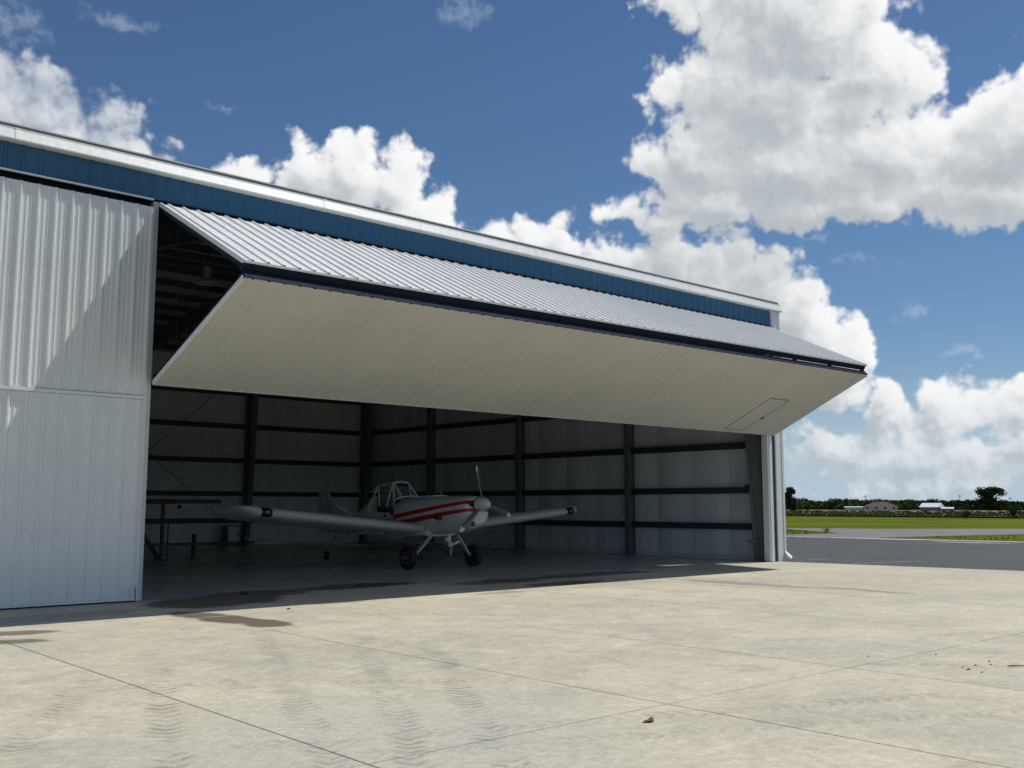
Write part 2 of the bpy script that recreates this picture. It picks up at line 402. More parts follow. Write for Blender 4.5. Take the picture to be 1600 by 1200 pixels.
def concrete(name, tint=1.0, marks=True, rough=0.75, cool=0.0):
    m, t, b = new_mat(name)
    pos = t.node('ShaderNodeNewGeometry').outputs['Position']
    x0, y0, _ = t.sep(pos)[:3]
    wob = t.sep(t.noisec(pos, 0.9, 5, 0.6))
    X = t.add(x0, t.mul(t.sub(wob[0], 0.5), 0.9)); Y = t.add(y0, t.mul(t.sub(wob[1], 0.5), 0.9))
    n1 = t.noise(pos, 0.35, 5, 0.6, 0.4); n2 = t.noise(pos, 1.7, 6, 0.65, 0.6); n3 = t.noise(pos, 9.0, 5, 0.7); n4 = t.noise(pos, 55.0, 3, 0.6)
    warm = t.mix(t.mr(n1, 0.36, 0.62), (0.415, 0.390, 0.315), (0.490, 0.448, 0.338))
    warm = t.mix(t.mul(t.mr(n2, 0.50, 0.68), 0.45), warm, (0.575, 0.535, 0.415))
    warm = t.mix(t.mul(t.mr(n2, 0.50, 0.32), 0.42), warm, (0.30, 0.285, 0.245))
    # swept broom streaks lying along the slabs
    brm = t.noise(t.vm('ADD', pos, (31.0, 7.0, 3.0)), 3.6, 6, 0.72, 0.5)
    warm = t.mix(t.mul(t.mr(brm, 0.52, 0.72), 0.45), warm, (0.58, 0.55, 0.46))
    warm = t.mix(t.mul(t.mr(brm, 0.46, 0.27), 0.42), warm, (0.29, 0.27, 0.23))
    st2 = t.noise(pos, 22.0, 4, 0.75)
    fine = t.mul(t.mul(t.mr(n3, 0.3, 0.7, 0.88, 1.20, False), t.mr(n4, 0.3, 0.7, 0.90, 1.14, False)), t.mr(st2, 0.3, 0.7, 0.88, 1.16, False))
    if cool: fine = t.m('MULTIPLY_ADD', t.sub(fine, 1.0), 0.25, 1.0)
    rnd = t.node('ShaderNodeObjectInfo').outputs['Random']
    fine = t.mul(fine, t.mr(rnd, 0.0, 1.0, 0.94, 1.06, False))
    colr = t.vm('SCALE', warm, t.mul(fine, tint))
    if cool: colr = t.mix(cool, colr, t.vm('SCALE', t.comb(0.44, 0.455, 0.46), fine))
    rg = t.mr(n1, 0.3, 0.7, rough-0.03, rough+0.04, False) if cool else t.mr(n2, 0.3, 0.7, rough-0.08, rough+0.1, False)
    if marks:
        # greyer, dusty area in front of the camera
        grey = t.mul(ellm(t, X, Y, 4.6, 6.6, 2.6, 2.6, 0.2, 0.35, 1.2), 0.0 if cool else 0.75)
        colr = t.mix(grey, colr, t.vm('SCALE', t.comb(0.40, 0.392, 0.335), fine))
        # rubber and mud prints left by lugged tyres
        T = None
        tr = [((3.2, 3.8), (8.4, 12.7), 0.17, 0.75), ((3.8, 3.7), (8.9, 11.8), 0.17, 0.85), ((2.9, 4.0), (7.4, 13.8), 0.16, 0.65),
              ((2.2, 4.7), (5.0, 11.7), 0.17, 0.8), ((1.2, 5.9), (4.6, 12.2), 0.17, 0.7), ((10.4, 4.5), (3.2, 7.5), 0.16, 0.5),
              ((10.8, 3.4), (3.8, 6.7), 0.16, 0.42), ((9.0, 7.9), (10.6, 6.3), 0.14, 0.55), ((8.6, 16.0), (12.0, 12.2), 0.15, 0.45),
              ((5.2, 9.6), (7.6, 8.0), 0.15, 0.6), ((3.2, 10.8), (6.0, 9.4), 0.16, 0.6), ((10.5, 6.9), (12.4, 4.6), 0.15, 0.45), ((5.9, 8.6), (8.9, 8.0), 0.15, 0.55)]
        Xt = t.add(x0, t.mul(t.sub(wob[0], 0.5), 0.35)); Yt = t.add(y0, t.mul(t.sub(wob[2], 0.5), 0.35))
        for p0, p1, w_, st in tr:
            e = tread(t, Xt, Yt, p0, p1, w_, min(1.0, st*1.25), 6.0 + (p0[0]*3 % 1.3))
            T = e if T is None else t.m('MAXIMUM', T, e)
        patch = t.mr(t.noise(pos, 1.5, 5, 0.75), 0.38, 0.60)
        T = t.mul(t.mul(T, 0.0 if cool else 0.80), t.mul(patch, t.mr(n3, 0.3, 0.6, 0.55, 1.0)))
        colr = t.mix(t.mul(T, 0.85), colr, (0.165, 0.160, 0.138))
        # general dark scuffs
        sc_ = t.mul(t.mr(t.noise(t.vm('MULTIPLY', pos, (1.4, 4.0, 1)), 1.6, 6, 0.75), 0.60, 0.72), 0.10 if cool else 0.40)
        colr = t.mix(sc_, colr, (0.215, 0.205, 0.180))
        # damp patches by the doors
        wet = None
        for e in [ellm(t, X, Y, 8.9, 18.3, 1.5, 1.0, 0.3), ellm(t, X, Y, 10.2, 19.3, 1.3, 0.75, 0.1), ellm(t, X, Y, 12.9, 19.7, 1.6, 0.6, 0.0),
                  ellm(t, X, Y, 7.65, 15.6, 0.42, 1.35, 0.12), ellm(t, X, Y, 7.85, 14.4, 0.35, 0.55, 0.2), ellm(t, X, Y, 5.6, 17.6, 1.6, 0.5, 0.05),
                  ellm(t, X, Y, 4.2, 15.9, 1.05, 0.30, -0.35), ellm(t, X, Y, 3.95, 14.85, 0.8, 0.26, -0.4), ellm(t, X, Y, 16.3, 18.6, 1.4, 0.6, 0.0),
                  ellm(t, X, Y, 19.6, 18.9, 2.6, 0.5, 0.0), ellm(t, X, Y, 17.2, 17.2, 1.3, 0.35, 0.1)]:
            wet = e if wet is None else t.m('MAXIMUM', wet, e)
        damp = None
        for e in [ellm(t, X, Y, 20.2, 14.4, 0.45, 2.6, 0.06, 0.5, 1.1), ellm(t, X, Y, 20.6, 11.6, 0.3, 1.6, -0.1, 0.5, 1.1), ellm(t, X, Y, 10.5, 16.6, 0.7, 0.3, 0, 0.5, 1.1), ellm(t, X, Y, 14.2, 16.2, 0.9, 0.25, 0, 0.5, 1.1)]:
            damp = e if damp is None else t.m('MAXIMUM', damp, e)
        colr = t.mix(t.mul(damp, 0.6), colr, (0.19, 0.165, 0.115))
        colr = t.mix(t.mul(wet, 0.9), colr, t.vm('SCALE', t.comb(0.150, 0.128, 0.088), fine))
        rg = t.m('MULTIPLY', rg, t.mr(wet, 0.0, 1.0, 1.0, 0.42, False))
    t.l.new(colr, b.inputs['Base Color']); t.l.new(rg, b.inputs['Roughness'])
    b.inputs['Specular IOR Level'].default_value = 0.5 if cool else 0.35
    bump(t, b, t.add(t.mul(n3, 0.7), t.mul(n4, 0.3)), 0.0 if cool else 0.3, 0.012)
    return m
M_conc = concrete('apron_concrete', 0.945)
M_floor = concrete('hangar_floor_concrete', 1.0, True, 0.26, 0.85)
M_joint = simple('joint_sealant', (0.03, 0.026, 0.02), 0.9)

M_asph, t, b = new_mat('asphalt')
pos = t.node('ShaderNodeNewGeometry').outputs['Position']
na = t.noise(pos, 0.16, 5, 0.6); nb = t.noise(pos, 2.2, 5, 0.65); nc = t.noise(pos, 60, 3)
k = t.mul(t.mr(na, 0.3, 0.7, 0.85, 1.15, False), t.mul(t.mr(nb, 0.3, 0.7, 0.9, 1.1, False), t.mr(nc, 0.3, 0.7, 0.8, 1.2, False)))
t.l.new(t.vm('SCALE', t.comb(0.046, 0.049, 0.052), k), b.inputs['Base Color']); b.inputs['Roughness'].default_value = 0.85
bump(t, b, nc, 0.4, 0.01)
M_tax = simple('worn_taxiway', (0.155, 0.15, 0.14), 0.85, 0, 0.3, 0.5)
M_line = simple('worn_white_paint', (0.26, 0.255, 0.24), 0.7, 0, 0.35, 4.0)
M_puddle = simple('puddle_water', (0.03, 0.032, 0.034), 0.04, 0, 0.05, 1.0, spec=0.8)
M_palec = simple('pale_washed_concrete', (0.42, 0.41, 0.38), 0.55, 0, 0.25, 1.2)

M_grass, t, b = new_mat('mown_grass_ground')
pos = t.node('ShaderNodeNewGeometry').outputs['Position']
g1 = t.noise(pos, 0.05, 4, 0.6); g2 = t.noise(t.vm('MULTIPLY', pos, (0.5, 0.08, 1)), 1.0, 5, 0.65); g3 = t.noise(pos, 3.0, 4, 0.7)
cg = t.mix(t.mr(g1, 0.35, 0.65), (0.086, 0.118, 0.016), (0.128, 0.152, 0.024))
cg = t.mix(t.mul(t.mr(g2, 0.5, 0.72), 0.6), cg, (0.175, 0.178, 0.045))
t.l.new(t.vm('SCALE', cg, t.mr(g3, 0.3, 0.7, 0.8, 1.2, False)), b.inputs['Base Color'])
b.inputs['Roughness'].default_value = 0.95; b.inputs['Specular IOR Level'].default_value = 0.0
bump(t, b, g3, 0.8, 0.15)
def leafy(name, c1, c2, scale=0.6):
    m, t, b = new_mat(name)
    pos = t.node('ShaderNodeNewGeometry').outputs['Position']
    oi = t.noise(pos, scale, 4, 0.6)
    t.l.new(t.mix(t.mr(oi, 0.35, 0.65), c1, c2), b.inputs['Base Color'])
    b.inputs['Roughness'].default_value = 0.9; b.inputs['Specular IOR Level'].default_value = 0.0
    return m
M_blade = leafy('grass_blades', (0.085, 0.135, 0.016), (0.150, 0.190, 0.030), 0.4)
M_crop = leafy('crop_leaves', (0.085, 0.115, 0.028), (0.150, 0.150, 0.060), 0.05)
M_wood = leafy('woodland_leaves', (0.026, 0.048, 0.020), (0.060, 0.088, 0.030), 0.06)
M_oak = leafy('oak_leaves', (0.018, 0.036, 0.012), (0.042, 0.066, 0.020), 0.5)
M_bark = simple('bark', (0.05, 0.04, 0.03), 0.9, 0, 0.3, 3)

# ================================================================== SETTING
# one sheet of ground to the horizon
MB().quad((-900, -900, -0.03), (2600, -900, -0.03), (2600, 2600, -0.03), (-900, 2600, -0.03)).build('ground', M_grass, kind='structure')

# asphalt ramp beyond the apron, with a throat to the parallel taxiway
ra = MB()
ramp = [(29.55, 60), (29.05, 19.6), (30.10, 11.9), (32.2, -4), (34, -60), (55.5, -60), (54.3, 10), (54.2, 21), (53.2, 30.5), (52.4, 38.0), (52.0, 60)]
i = len(ra.v); ra.v += [(x, y, -0.014) for x, y in ramp]; ra.f.append(tuple(range(len(ramp))))
ra.build('ramp', M_asph, kind='structure')
tw = MB()
pts = [(53.6, 29.9), (58.7, 29.6), (69.85, 27.6), (92.0, 8.0), (112.0, 14.0), (86.8, 34.2), (78.5, 40.9), (73.8, 48.2), (60.5, 69.0), (58.5, 66.0), (71.0, 46.5), (64.5, 38.4), (62.3, 36.5), (57.0, 37.1), (52.8, 37.2)]
tw.v += [(x, y, -0.010) for x, y in pts]; tw.f.append(tuple(range(len(pts))))
tw.build('taxiway', M_tax, kind='structure')
# pale washed strip and standing water along the far edge of the ramp
def sheet(name, pts, z, mat, kind='structure'):
    m_ = MB(); m_.v += [(x, y, z) for x, y in pts]; m_.f.append(tuple(range(len(pts)))); return m_.build(name, mat, kind=kind)
sheet('pavement', [(52.3, 38), (52.9, 30.4), (54.0, 21.5), (55.2, 21.5), (54.7, 27.2), (54.2, 31.2), (53.4, 38)], -0.0065, M_palec)
def blob_sheet(name, cx, cy, a, b_, rot, z, mat, seed):
    r = random.Random(seed); pts = []
    for k in range(28):
        th = 2*pi*k/28; q = 1 + 0.25*MN.noise((cos(th)*1.6+seed, sin(th)*1.6, seed*0.7))
        u, v = a*q*cos(th), b_*q*sin(th); pts.append((cx + u*cos(rot) - v*sin(rot), cy + u*sin(rot) + v*cos(rot)))
    return sheet(name, pts, z, mat)
blob_sheet('puddle', 53.2, 32.6, 2.6, 0.55, 1.66, -0.003, M_puddle, 3)
blob_sheet('puddle', 53.4, 27.6, 1.6, 0.6, 1.7, -0.003, M_puddle, 5)
blob_sheet('puddle', 51.6, 22.8, 1.9, 0.55, 1.72, -0.006, M_puddle, 9)
# faint painted marks on the ramp
for (xa, ya), (xb, yb), w_ in [((29.95, 17.15), (33.25, 16.35), 0.10), ((30.9, 19.4), (31.6, 19.0), 0.12), ((47.5, 33.5), (49.2, 20.6), 0.12)]:
    d = Vector((xb-xa, yb-ya, 0)).normalized(); nn = Vector((-d.y, d.x, 0))*w_*0.5
    sheet('road_marking', [(xa+nn.x, ya+nn.y), (xa-nn.x, ya-nn.y), (xb-nn.x, yb-nn.y), (xb+nn.x, yb+nn.y)], -0.009, M_line)

# concrete apron: slabs with open joints over a dark bed
apron = MB().box(-15, 29.03, -10, 19.20, -0.20, -0.024).build('apron', M_joint, kind='structure')
XJ = [-15, -10.5, -5.6, -2.4, 0.9, 4.19, 7.48, 10.66, 15.12, 19.2, 23.4, 29.03]
YJ = [-10, -8.3, -3.45, 1.38, 6.20, 11.02, 15.84, 19.20]
for i in range(len(XJ)-1):
    for j in range(len(YJ)-1):
        g = 0.007
        x0, x1, y0, y1 = XJ[i]+g, XJ[i+1]-g, YJ[j]+0.009, YJ[j+1]-0.009
        c = 0.004
        m_ = MB(); tilt = random.uniform(-0.0008, 0.0008)
        def xr(y):   # slab edge along the ramp is slightly skew
            return x1 if XJ[i+1] < 29 else 29.03 + (19.2 - y)*0.148 - g
        r0 = [(x0, y0, -0.15), (xr(y0), y0, -0.15), (xr(y1), y1, -0.15), (x0, y1, -0.15)]
        r1 = [(x, y, -c + tilt) for x, y, z in r0]
        r2 = [(x0+c, y0+c, tilt), (xr(y0)-c, y0+c, tilt), (xr(y1)-c, y1-c, tilt), (x0+c, y1-c, tilt)]
        m_.loft([r0, r1, r2], True, True).build('slab', M_conc, apron)
hf = MB().box(-7.9, 29.10, 19.215, 43.7, -0.2, -0.022).build('hangar_floor', M_joint, kind='structure')
XF = [-7.9, -2.4, 4.19, 10.66, 16.9, 23.0, 29.10]; YF = [19.215, 25.3, 31.4, 37.5, 43.7]
for i in range(len(XF)-1):
    for j in range(len(YF)-1):
        g = 0.004; MB().box(XF[i]+g, XF[i+1]-g, YF[j]+g, YF[j+1]-g, -0.15, 0.0, 0.004).build('slab', M_floor, hf)

# ================================================================== HANGAR
FY = 19.25                 # outer face of the front wall
XL, XR = -8.0, 29.26       # building ends
YB = 43.75                 # back wall
EAVE = 8.62
hangar = empty('hangar', (10.6, 31.0, 0.0), 'large white metal aircraft hangar with blue fascia and a bifold door raised open', 'hangar')
PITCH = 0.083; YRIDGE = (FY+YB)/2
def roofz(y): return EAVE + (min(y, 2*YRIDGE-y) - FY)*PITCH

def rib_profile(x0, x1, phase, period=0.305, h=0.034, inset=0.0):
    """across-sheet profile (u, w): tall ribs at phase + k*period, two low stiffeners between"""
    pts = [(x0, 0.0)]
    k0 = int(math.ceil((x0 - phase)/period)) - 1; k1 = int(floor((x1 - phase)/period)) + 1
    ev = []
    for k in range(k0, k1+1):
        c = phase + k*period
        ev += [(c-0.042, 0), (c-0.016, h), (c+0.016, h), (c+0.042, 0)]
        for q in (0.36, 0.64):
            d = c + q*period; ev += [(d-0.020, 0), (d-0.008, 0.007), (d+0.008, 0.007), (d+0.020, 0)]
    pts += [(u, w) for u, w in sorted(ev) if x0 + 0.002 < u < x1 - 0.002]
    pts.append((x1, 0.0))
    return pts
def sheet_mesh(P0, P1, N, prof, thick=0.004):
    """P0(u), P1(u): the two ends of the sheet; N: outward normal"""
    m_ = MB(); N = Vector(N)
    a = [Vector(P0(u)) + N*w for u, w in prof]; b_ = [Vector(P1(u)) + N*w for u, w in prof]
    n = len(prof)
    m_.v = [tuple(p) for p in a] + [tuple(p) for p in b_]
    m_.f = [(i, i+1, n+i+1, n+i) for i in range(n-1)]
    return m_
def screws(m_, pts, N, r=0.011, h=0.010):
    N = Vector(N).normalized(); u = N.orthogonal().normalized(); v = N.cross(u)
    for p in pts:
        p = Vector(p); i = len(m_.v)
        m_.v += [tuple(p + u*r), tuple(p + v*r), tuple(p - u*r), tuple(p - v*r), tuple(p + N*h)]
        m_.f += [(i, i+1, i+4), (i+1, i+2, i+4), (i+2, i+3, i+4), (i+3, i, i+4)]
def solid(o, t_=0.003):
    md = o.modifiers.new('thickness', 'SOLIDIFY'); md.thickness = t_; md.offset = -1
    return o
PH = 7.405                                    # phase of the wall ribs

# ---- blue fascia over the doors
fascia = MB().box(XL, 28.96, FY+0.05, FY+0.30, 7.80, 8.56).build('front_fascia', M_navy, hangar)
x = XL
while x < 28.9:
    x1 = min(x + 0.915, 28.95)
    pr = rib_profile(x, x1, PH + 0.02, h=0.026)
    solid(sheet_mesh(lambda u: (u, FY+0.02, 7.835), lambda u: (u, FY+0.02, 8.50), (0, -1, 0), pr).build('fascia_panel', M_blue, fascia, fix=False))
    x = x1
MB().box(XL, 7.72, FY-0.035, FY+0.012, 7.80, 7.832).build('drip_trim', M_trim, fascia)
MB().box(7.90, 28.80, FY-0.012, FY+0.02, 7.800, 7.832).build('drip_trim', M_navy, fascia)

# ---- gutter, eave strip and roof
gut = empty('gutter', (0, 0, 0), parent=hangar); gut.location = (0, 0, 0)
gprof = [(0.015, 8.345), (-0.165, 8.345), (-0.172, 8.350), (-0.174, 8.375), (-0.166, 8.382), (-0.092, 8.570), (-0.097, 8.576), (-0.094, 8.596), (-0.07, 8.600), (0.010, 8.600)]
seams = [XL, -1.3, 5.14, 11.57, 18.05, 24.5, 29.42]
for k in range(len(seams)-1):
    a, b_ = seams[k]+0.002, seams[k+1]-0.002
    nn = 5; rings = []
    for q in range(nn):
        xx = lerp(a, b_, q/(nn-1)); dz_ = random.uniform(-0.004, 0.004) if 0 < q < nn-1 else 0
        rings.append([(xx, FY+u, v+dz_) for u, v in gprof])
    MB().loft(rings).build('gutter_section', M_gutter, gut)
    MB().loft([[(xx, FY+u*1.03-0.003, 8.48+(v-8.48)*1.03) for u, v in gprof] for xx in (b_-0.05, b_+0.055)]).build('gutter_seam', M_gutter, gut) if k < len(seams)-2 else None
MB().loft([[(xx, FY+u, v) for u, v in gprof] for xx in (29.422, 29.43)]).build('gutter_end_cap', M_trim, gut)
MB().box(XL, 29.40, FY-0.03, FY+0.02, 8.612, 8.675).build('eave_strip', M_steel, hangar)

roof = MB()
for ya, yb in ((FY-0.06, YRIDGE), (YRIDGE, YB+0.1)):
    za, zb = roofz(max(ya, FY)), roofz(min(yb, YB))
    roof.quad((XL-0.1, ya, za+0.065), (29.38, ya, za+0.065), (29.38, yb, zb+0.065), (XL-0.1, yb, zb+0.065))
roof = roof.build('roof', M_silver, hangar, fix=False); solid(roof, 0.02)
M_ceil = simple('ceiling_insulation', (0.42, 0.43, 0.42), 0.6, 0, 0.3, 1.5)
for k in range(16):                            # faced insulation blankets sagging between purlins
    ya = FY+0.32 + k*(YB-FY-0.5)/16; yb = ya + (YB-FY-0.5)/16 - 0.02
    rings = []
    for q in range(6):
        tq = q/5; yy = lerp(ya, yb, tq); rings.append((yy, roofz(yy) - 0.04 - 0.07*sin(pi*tq)))
    m_ = MB(); n = 6
    for xx in (XL+0.1, 10.0, 29.05): m_.v += [(xx, y_, z_) for y_, z_ in rings]
    m_.f = [(r*n+q, r*n+q+1, (r+1)*n+q+1, (r+1)*n+q) for r in range(2) for q in range(5)]
    m_.build('insulation_blanket', M_ceil, roof, smooth='all', fix=False)
    yy = ya - 0.01; z_ = roofz(yy) - 0.04
    MB().box(XL+0.1, 29.05, yy-0.035, yy+0.035, z_-0.22, z_).build('purlin', M_girt, roof)

# ---- main frames: tapered columns and rafters across the depth
def tapered_column(xc, y_face, dirn, z1, d0=0.32, d1=0.85, wd=0.11, name='frame_column'):
    m_ = MB(); t_ = 0.012
    for xx in (xc-wd, xc+wd):   # flange strips seen as a solid pair
        pass
    y0 = y_face
    # outer flange, web, inner flange
    m_.box(xc-wd, xc+wd, min(y0, y0+dirn*0.015), max(y0, y0+dirn*0.015), 0.0, z1)
    i = len(m_.v)
    web = [(y0+dirn*0.015, 0.02), (y0+dirn*d0, 0.02), (y0+dirn*d1, z1), (y0+dirn*0.015, z1)]
    m_.loft([[(xc-t_, y_, z_) for y_, z_ in web], [(xc+t_, y_, z_) for y_, z_ in web]])
    a, b_ = Vector((0, y0+dirn*d0, 0.0)), Vector((0, y0+dirn*d1, z1))
    m_.loft([[(xc-wd, a.y, a.z), (xc+wd, a.y, a.z), (xc+wd, a.y+dirn*0.016, a.z), (xc-wd, a.y+dirn*0.016, a.z)],
             [(xc-wd, b_.y, b_.z), (xc+wd, b_.y, b_.z), (xc+wd, b_.y+dirn*0.016, b_.z), (xc-wd, b_.y+dirn*0.016, b_.z)]])
    m_.box(xc-wd-0.03, xc+wd+0.03, min(y0-dirn*0.02, y0+dirn*(d0+0.05)), max(y0-dirn*0.02, y0+dirn*(d0+0.05)), 0.0, 0.025)
    return m_.build(name, M_steel, hangar)
FR = [28.72, 22.35, 15.98, 9.6, 3.2, -3.2]
for k, xc in enumerate(FR):
    tapered_column(xc, YB-0.32, -1, 8.0)
    if k == 0 or xc < 7.6: tapered_column(xc, FY+0.30, 1, 8.0)
    m_ = MB()
    for ya, yb in ((FY+0.9, YRIDGE), (YRIDGE, YB-0.9)):
        za, zb = roofz(ya)-0.26, roofz(yb)-0.26; da, db = (0.85, 0.45) if ya < YRIDGE-1 else (0.45, 0.85)
        m_.loft([[(xc-0.012, ya, za), (xc+0.012, ya, za), (xc+0.012, ya, za-da), (xc-0.012, ya, za-da)], [(xc-0.012, yb, zb), (xc+0.012, yb, zb), (xc+0.012, yb, zb-db), (xc-0.012, yb, zb-db)]])
        m_.loft([[(xc-0.11, ya, za-da-0.015), (xc+0.11, ya, za-da-0.015), (xc+0.11, ya, za-da), (xc-0.11, ya, za-da)], [(xc-0.11, yb, zb-db-0.015), (xc+0.11, yb, zb-db-0.015), (xc+0.11, yb, zb-db), (xc-0.11, yb, zb-db)]])
    m_.build('rafter', M_steel, hangar)
# header beam over the open door
MB().box(7.9, 28.6, FY+0.32, FY+0.62, 7.55, 8.05).build('header_beam', M_navy, hangar)

# ---- insulated walls with girts
def liner(parent, horiz, fixed, a, b_, n, face):
    """vinyl faced blankets hung between columns; horiz: 'x' or 'y' runs along that axis"""
    w_ = (b_-a)/n
    for k in range(n):
        p, q = a + k*w_ + 0.006, a + (k+1)*w_ - 0.006
        m_ = MB(); cols, rows = 5, 7
        for r in range(rows):
            z_ = lerp(0.12, 8.55, r/(rows-1))
            for c in range(cols):
                tq = c/(cols-1); s_ = lerp(p, q, tq)
                off = face*(0.05*sin(pi*tq) + 0.012*MN.noise((s_*1.3, z_*0.9, fixed)))
                m_.v.append((s_, fixed+off, z_) if horiz == 'x' else (fixed+off, s_, z_))
        for r in range(rows-1):
            for c in range(cols-1):
                i = r*cols+c; m_.f.append((i, i+1, i+cols+1, i+cols))
        m_.build('insulation_panel', M_liner, parent, smooth='all', fix=False)
GZ = [1.12, 2.34, 3.86, 5.45, 7.0]
bw = MB().box(XL, XR, YB-0.02, YB+0.02, -0.1, 8.66).build('back_wall', M_white, hangar)
liner(bw, 'x', YB-0.06, XL+0.1, 29.05, 24, -1)
def girt_mesh(along, a, b_, fixed, z_, face, parent):
    d = 0.20; m_ = MB()
    lo, hi = sorted((fixed, fixed+face*d)); e0, e1 = sorted((fixed+face*d, fixed+face*(d-0.012)))
    for (p, q, r, s_) in ((lo, hi, z_+0.10, z_+0.108), (lo, hi, z_-0.108, z_-0.10), (e0, e1, z_-0.10, z_+0.10)):
        if along == 'x': m_.box(a, b_, p, q, r, s_)
        else: m_.box(p, q, a, b_, r, s_)
    return m_.build('girt', M_girt, parent)
fb = sorted(FR)
for z_ in GZ:
    edges = [XL+0.1] + [f_ for f_ in fb] + [29.0]
    for k in range(len(edges)-1):
        if edges[k+1]-edges[k] > 1: girt_mesh('x', edges[k]+0.13, edges[k+1]-0.13, YB-0.11, z_, -1, bw)
def gable(xa, xb):
    pr = [(FY+0.30, -0.1), (YB, -0.1), (YB, roofz(YB)+0.03), (YRIDGE, roofz(YRIDGE)+0.03), (FY+0.30, roofz(FY+0.30)+0.03)]
    return MB().loft([[(xa, y_, z_) for y_, z_ in pr], [(xb, y_, z_) for y_, z_ in pr]])
sw = gable(29.20, 29.26).build('side_wall', M_white, hangar)
liner(sw, 'y', 29.17, FY+0.35, YB-0.1, 15, -1)
CY = [25.62, 31.75, 37.95]
edges = [FY+0.33] + CY + [YB-0.35]
for z_ in GZ:
    for k in range(len(edges)-1): girt_mesh('y', edges[k]+(0.12 if k else 0.55), edges[k+1]-0.12, 29.12, z_, -1, sw)
for yc in CY:                                   # wind columns in the end wall
    m_ = MB()
    m_.box(28.78, 29.10, yc-0.006, yc+0.006, 0.02, 8.9)
    m_.box(28.765, 28.785, yc-0.11, yc+0.11, 0.0, 8.9); m_.box(29.09, 29.105, yc-0.11, yc+0.11, 0.0, 8.9)
    m_.box(28.74, 29.12, yc-0.14, yc+0.14, 0.0, 0.022)
    m_.build('column', M_steel, sw)
lw = gable(XL-0.02, XL+0.02).build('side_wall', M_white, hangar)
liner(lw, 'y', XL+0.06, FY+0.35, YB-0.1, 15, 1)
for pts in ([(16.2, 42.9, 3.0), (21.9, 42.9, 8.1)], [(16.2, 42.86, 5.1), (22.1, 42.86, 0.2)], [(9.8, 42.9, 8.1), (15.9, 42.9, 3.0)]):
    MB().tube(pts, 0.014, 6).build('brace_rod', M_cable, hangar)

# ---- corner post, jambs, downspout
MB().box(28.98, 29.29, FY-0.045, FY+0.32, -0.02, 8.34, 0.012).build('corner_trim', M_trim, hangar)
MB().box(28.80, 28.975, FY-0.004, FY+0.30, -0.05, 7.80).build('door_jamb', M_dkblue, hangar)
MB().box(28.52, 28.795, FY-0.025, FY+0.20, 0.01, 7.79, 0.008).build('door_jamb', M_trim, hangar)
MB().box(28.60, 28.64, FY-0.050, FY-0.028, 0.01, 7.70, 0.006).build('jamb_stop', M_trim, hangar)
ds = MB(); dsx, dsy = 29.36, FY-0.01
def dsr(cx, cy, cz, tilt=0): return [(cx-0.055, cy-0.05, cz), (cx+0.055, cy-0.05, cz), (cx+0.055, cy+0.05, cz), (cx-0.055, cy+0.05, cz)]
ds.loft([dsr(dsx, dsy, 8.40), dsr(dsx, dsy, 0.30)])
ds = ds.build('downspout', M_trim, hangar)
MB().loft([[(dsx-0.058, dsy-0.053, 0.32), (dsx+0.058, dsy-0.053, 0.32), (dsx+0.058, dsy+0.053, 0.32), (dsx-0.058, dsy+0.053, 0.32)],
           [(dsx-0.02, dsy-0.26, 0.09), (dsx+0.10, dsy-0.24, 0.16), (dsx+0.11, dsy-0.15, 0.17), (dsx-0.01, dsy-0.17, 0.06)]]).build('spout_kick', M_trim, ds)
for z_ in (1.8, 4.6, 7.2): MB().box(dsx-0.062, dsx+0.062, dsy-0.056, dsy+0.055, z_, z_+0.03).build('strap', M_trim, ds)
# left jamb between the two doors
MB().box(7.74, 7.84, FY+0.02, FY+0.34, 0.01, 7.79).build('door_jamb', M_jamb, hangar)
MB().box(7.715, 7.738, FY-0.03, FY+0.12, 0.02, 7.66).build('jamb_trim', M_trim, hangar)
MB().box(7.842, 7.875, FY+0.26, FY+0.335, 0.02, 0.62, 0.006).build('jamb_guard', M_trim, hangar)
# electric box on the front corner column
MB().box(28.40, 28.56, FY+0.72, FY+0.80, 2.30, 2.52, 0.01).build('junction_box', M_black, hangar)
MB().tube([(28.50, FY+0.66, 2.3), (28.50, FY+0.56, 1.2), (28.52, FY+0.50, 0.1)], 0.016, 6).build('conduit', M_steel, hangar)
MB().box(28.44, 28.66, FY+0.46, FY+0.80, 0.60, 0.68).build('base_bracket', M_steel, hangar)

# ---- closed bifold door at the left
cd = empty('closed_door', (0, 0, 0), parent=hangar); cd['label'] = 'closed white ribbed bifold door left of the open doorway'
CDX = [7.70] + [PH + 0.1525 - 0.915*j for j in range(1, 12)]
x = CDX[-1]
MB().box(x, 7.70, FY+0.05, FY+0.16, 0.04, 7.66).build('door_frame', M_navy, cd)
MB().box(x, 7.72, FY+0.16, FY+0.20, 7.60, 7.80).build('door_header', M_navy, cd)
for k in range(11):
    xa, xb = CDX[k+1], CDX[k]
    pr = rib_profile(xa, xb, PH)
    for nm, z0, z1, yo in (('upper_sheet', 3.915, 7.665, 0.0), ('lower_sheet', 0.075, 3.835, 0.012)):
        m_ = sheet_mesh(lambda u: (u, FY+yo, z0), lambda u: (u, FY+yo, z1), (0, -1, 0), pr)
        c = PH + math.ceil((xa-PH)/0.305)*0.305
        sp = []
        while c < xb-0.01:
            sp += [(c+0.012, FY+yo-0.034, lerp(z0, z1, q) + random.uniform(-.01, .01)) for q in (0.03, 0.2, 0.4, 0.6, 0.8, 0.97)]
            c += 0.305
        screws(m_, sp, (0, -1, 0))
        solid(m_.build(nm, M_white, cd, fix=False))
MB().box(CDX[-1], 7.705, FY-0.045, FY+0.02, 3.84, 3.905, 0.006).build('fold_trim', M_trim, cd)
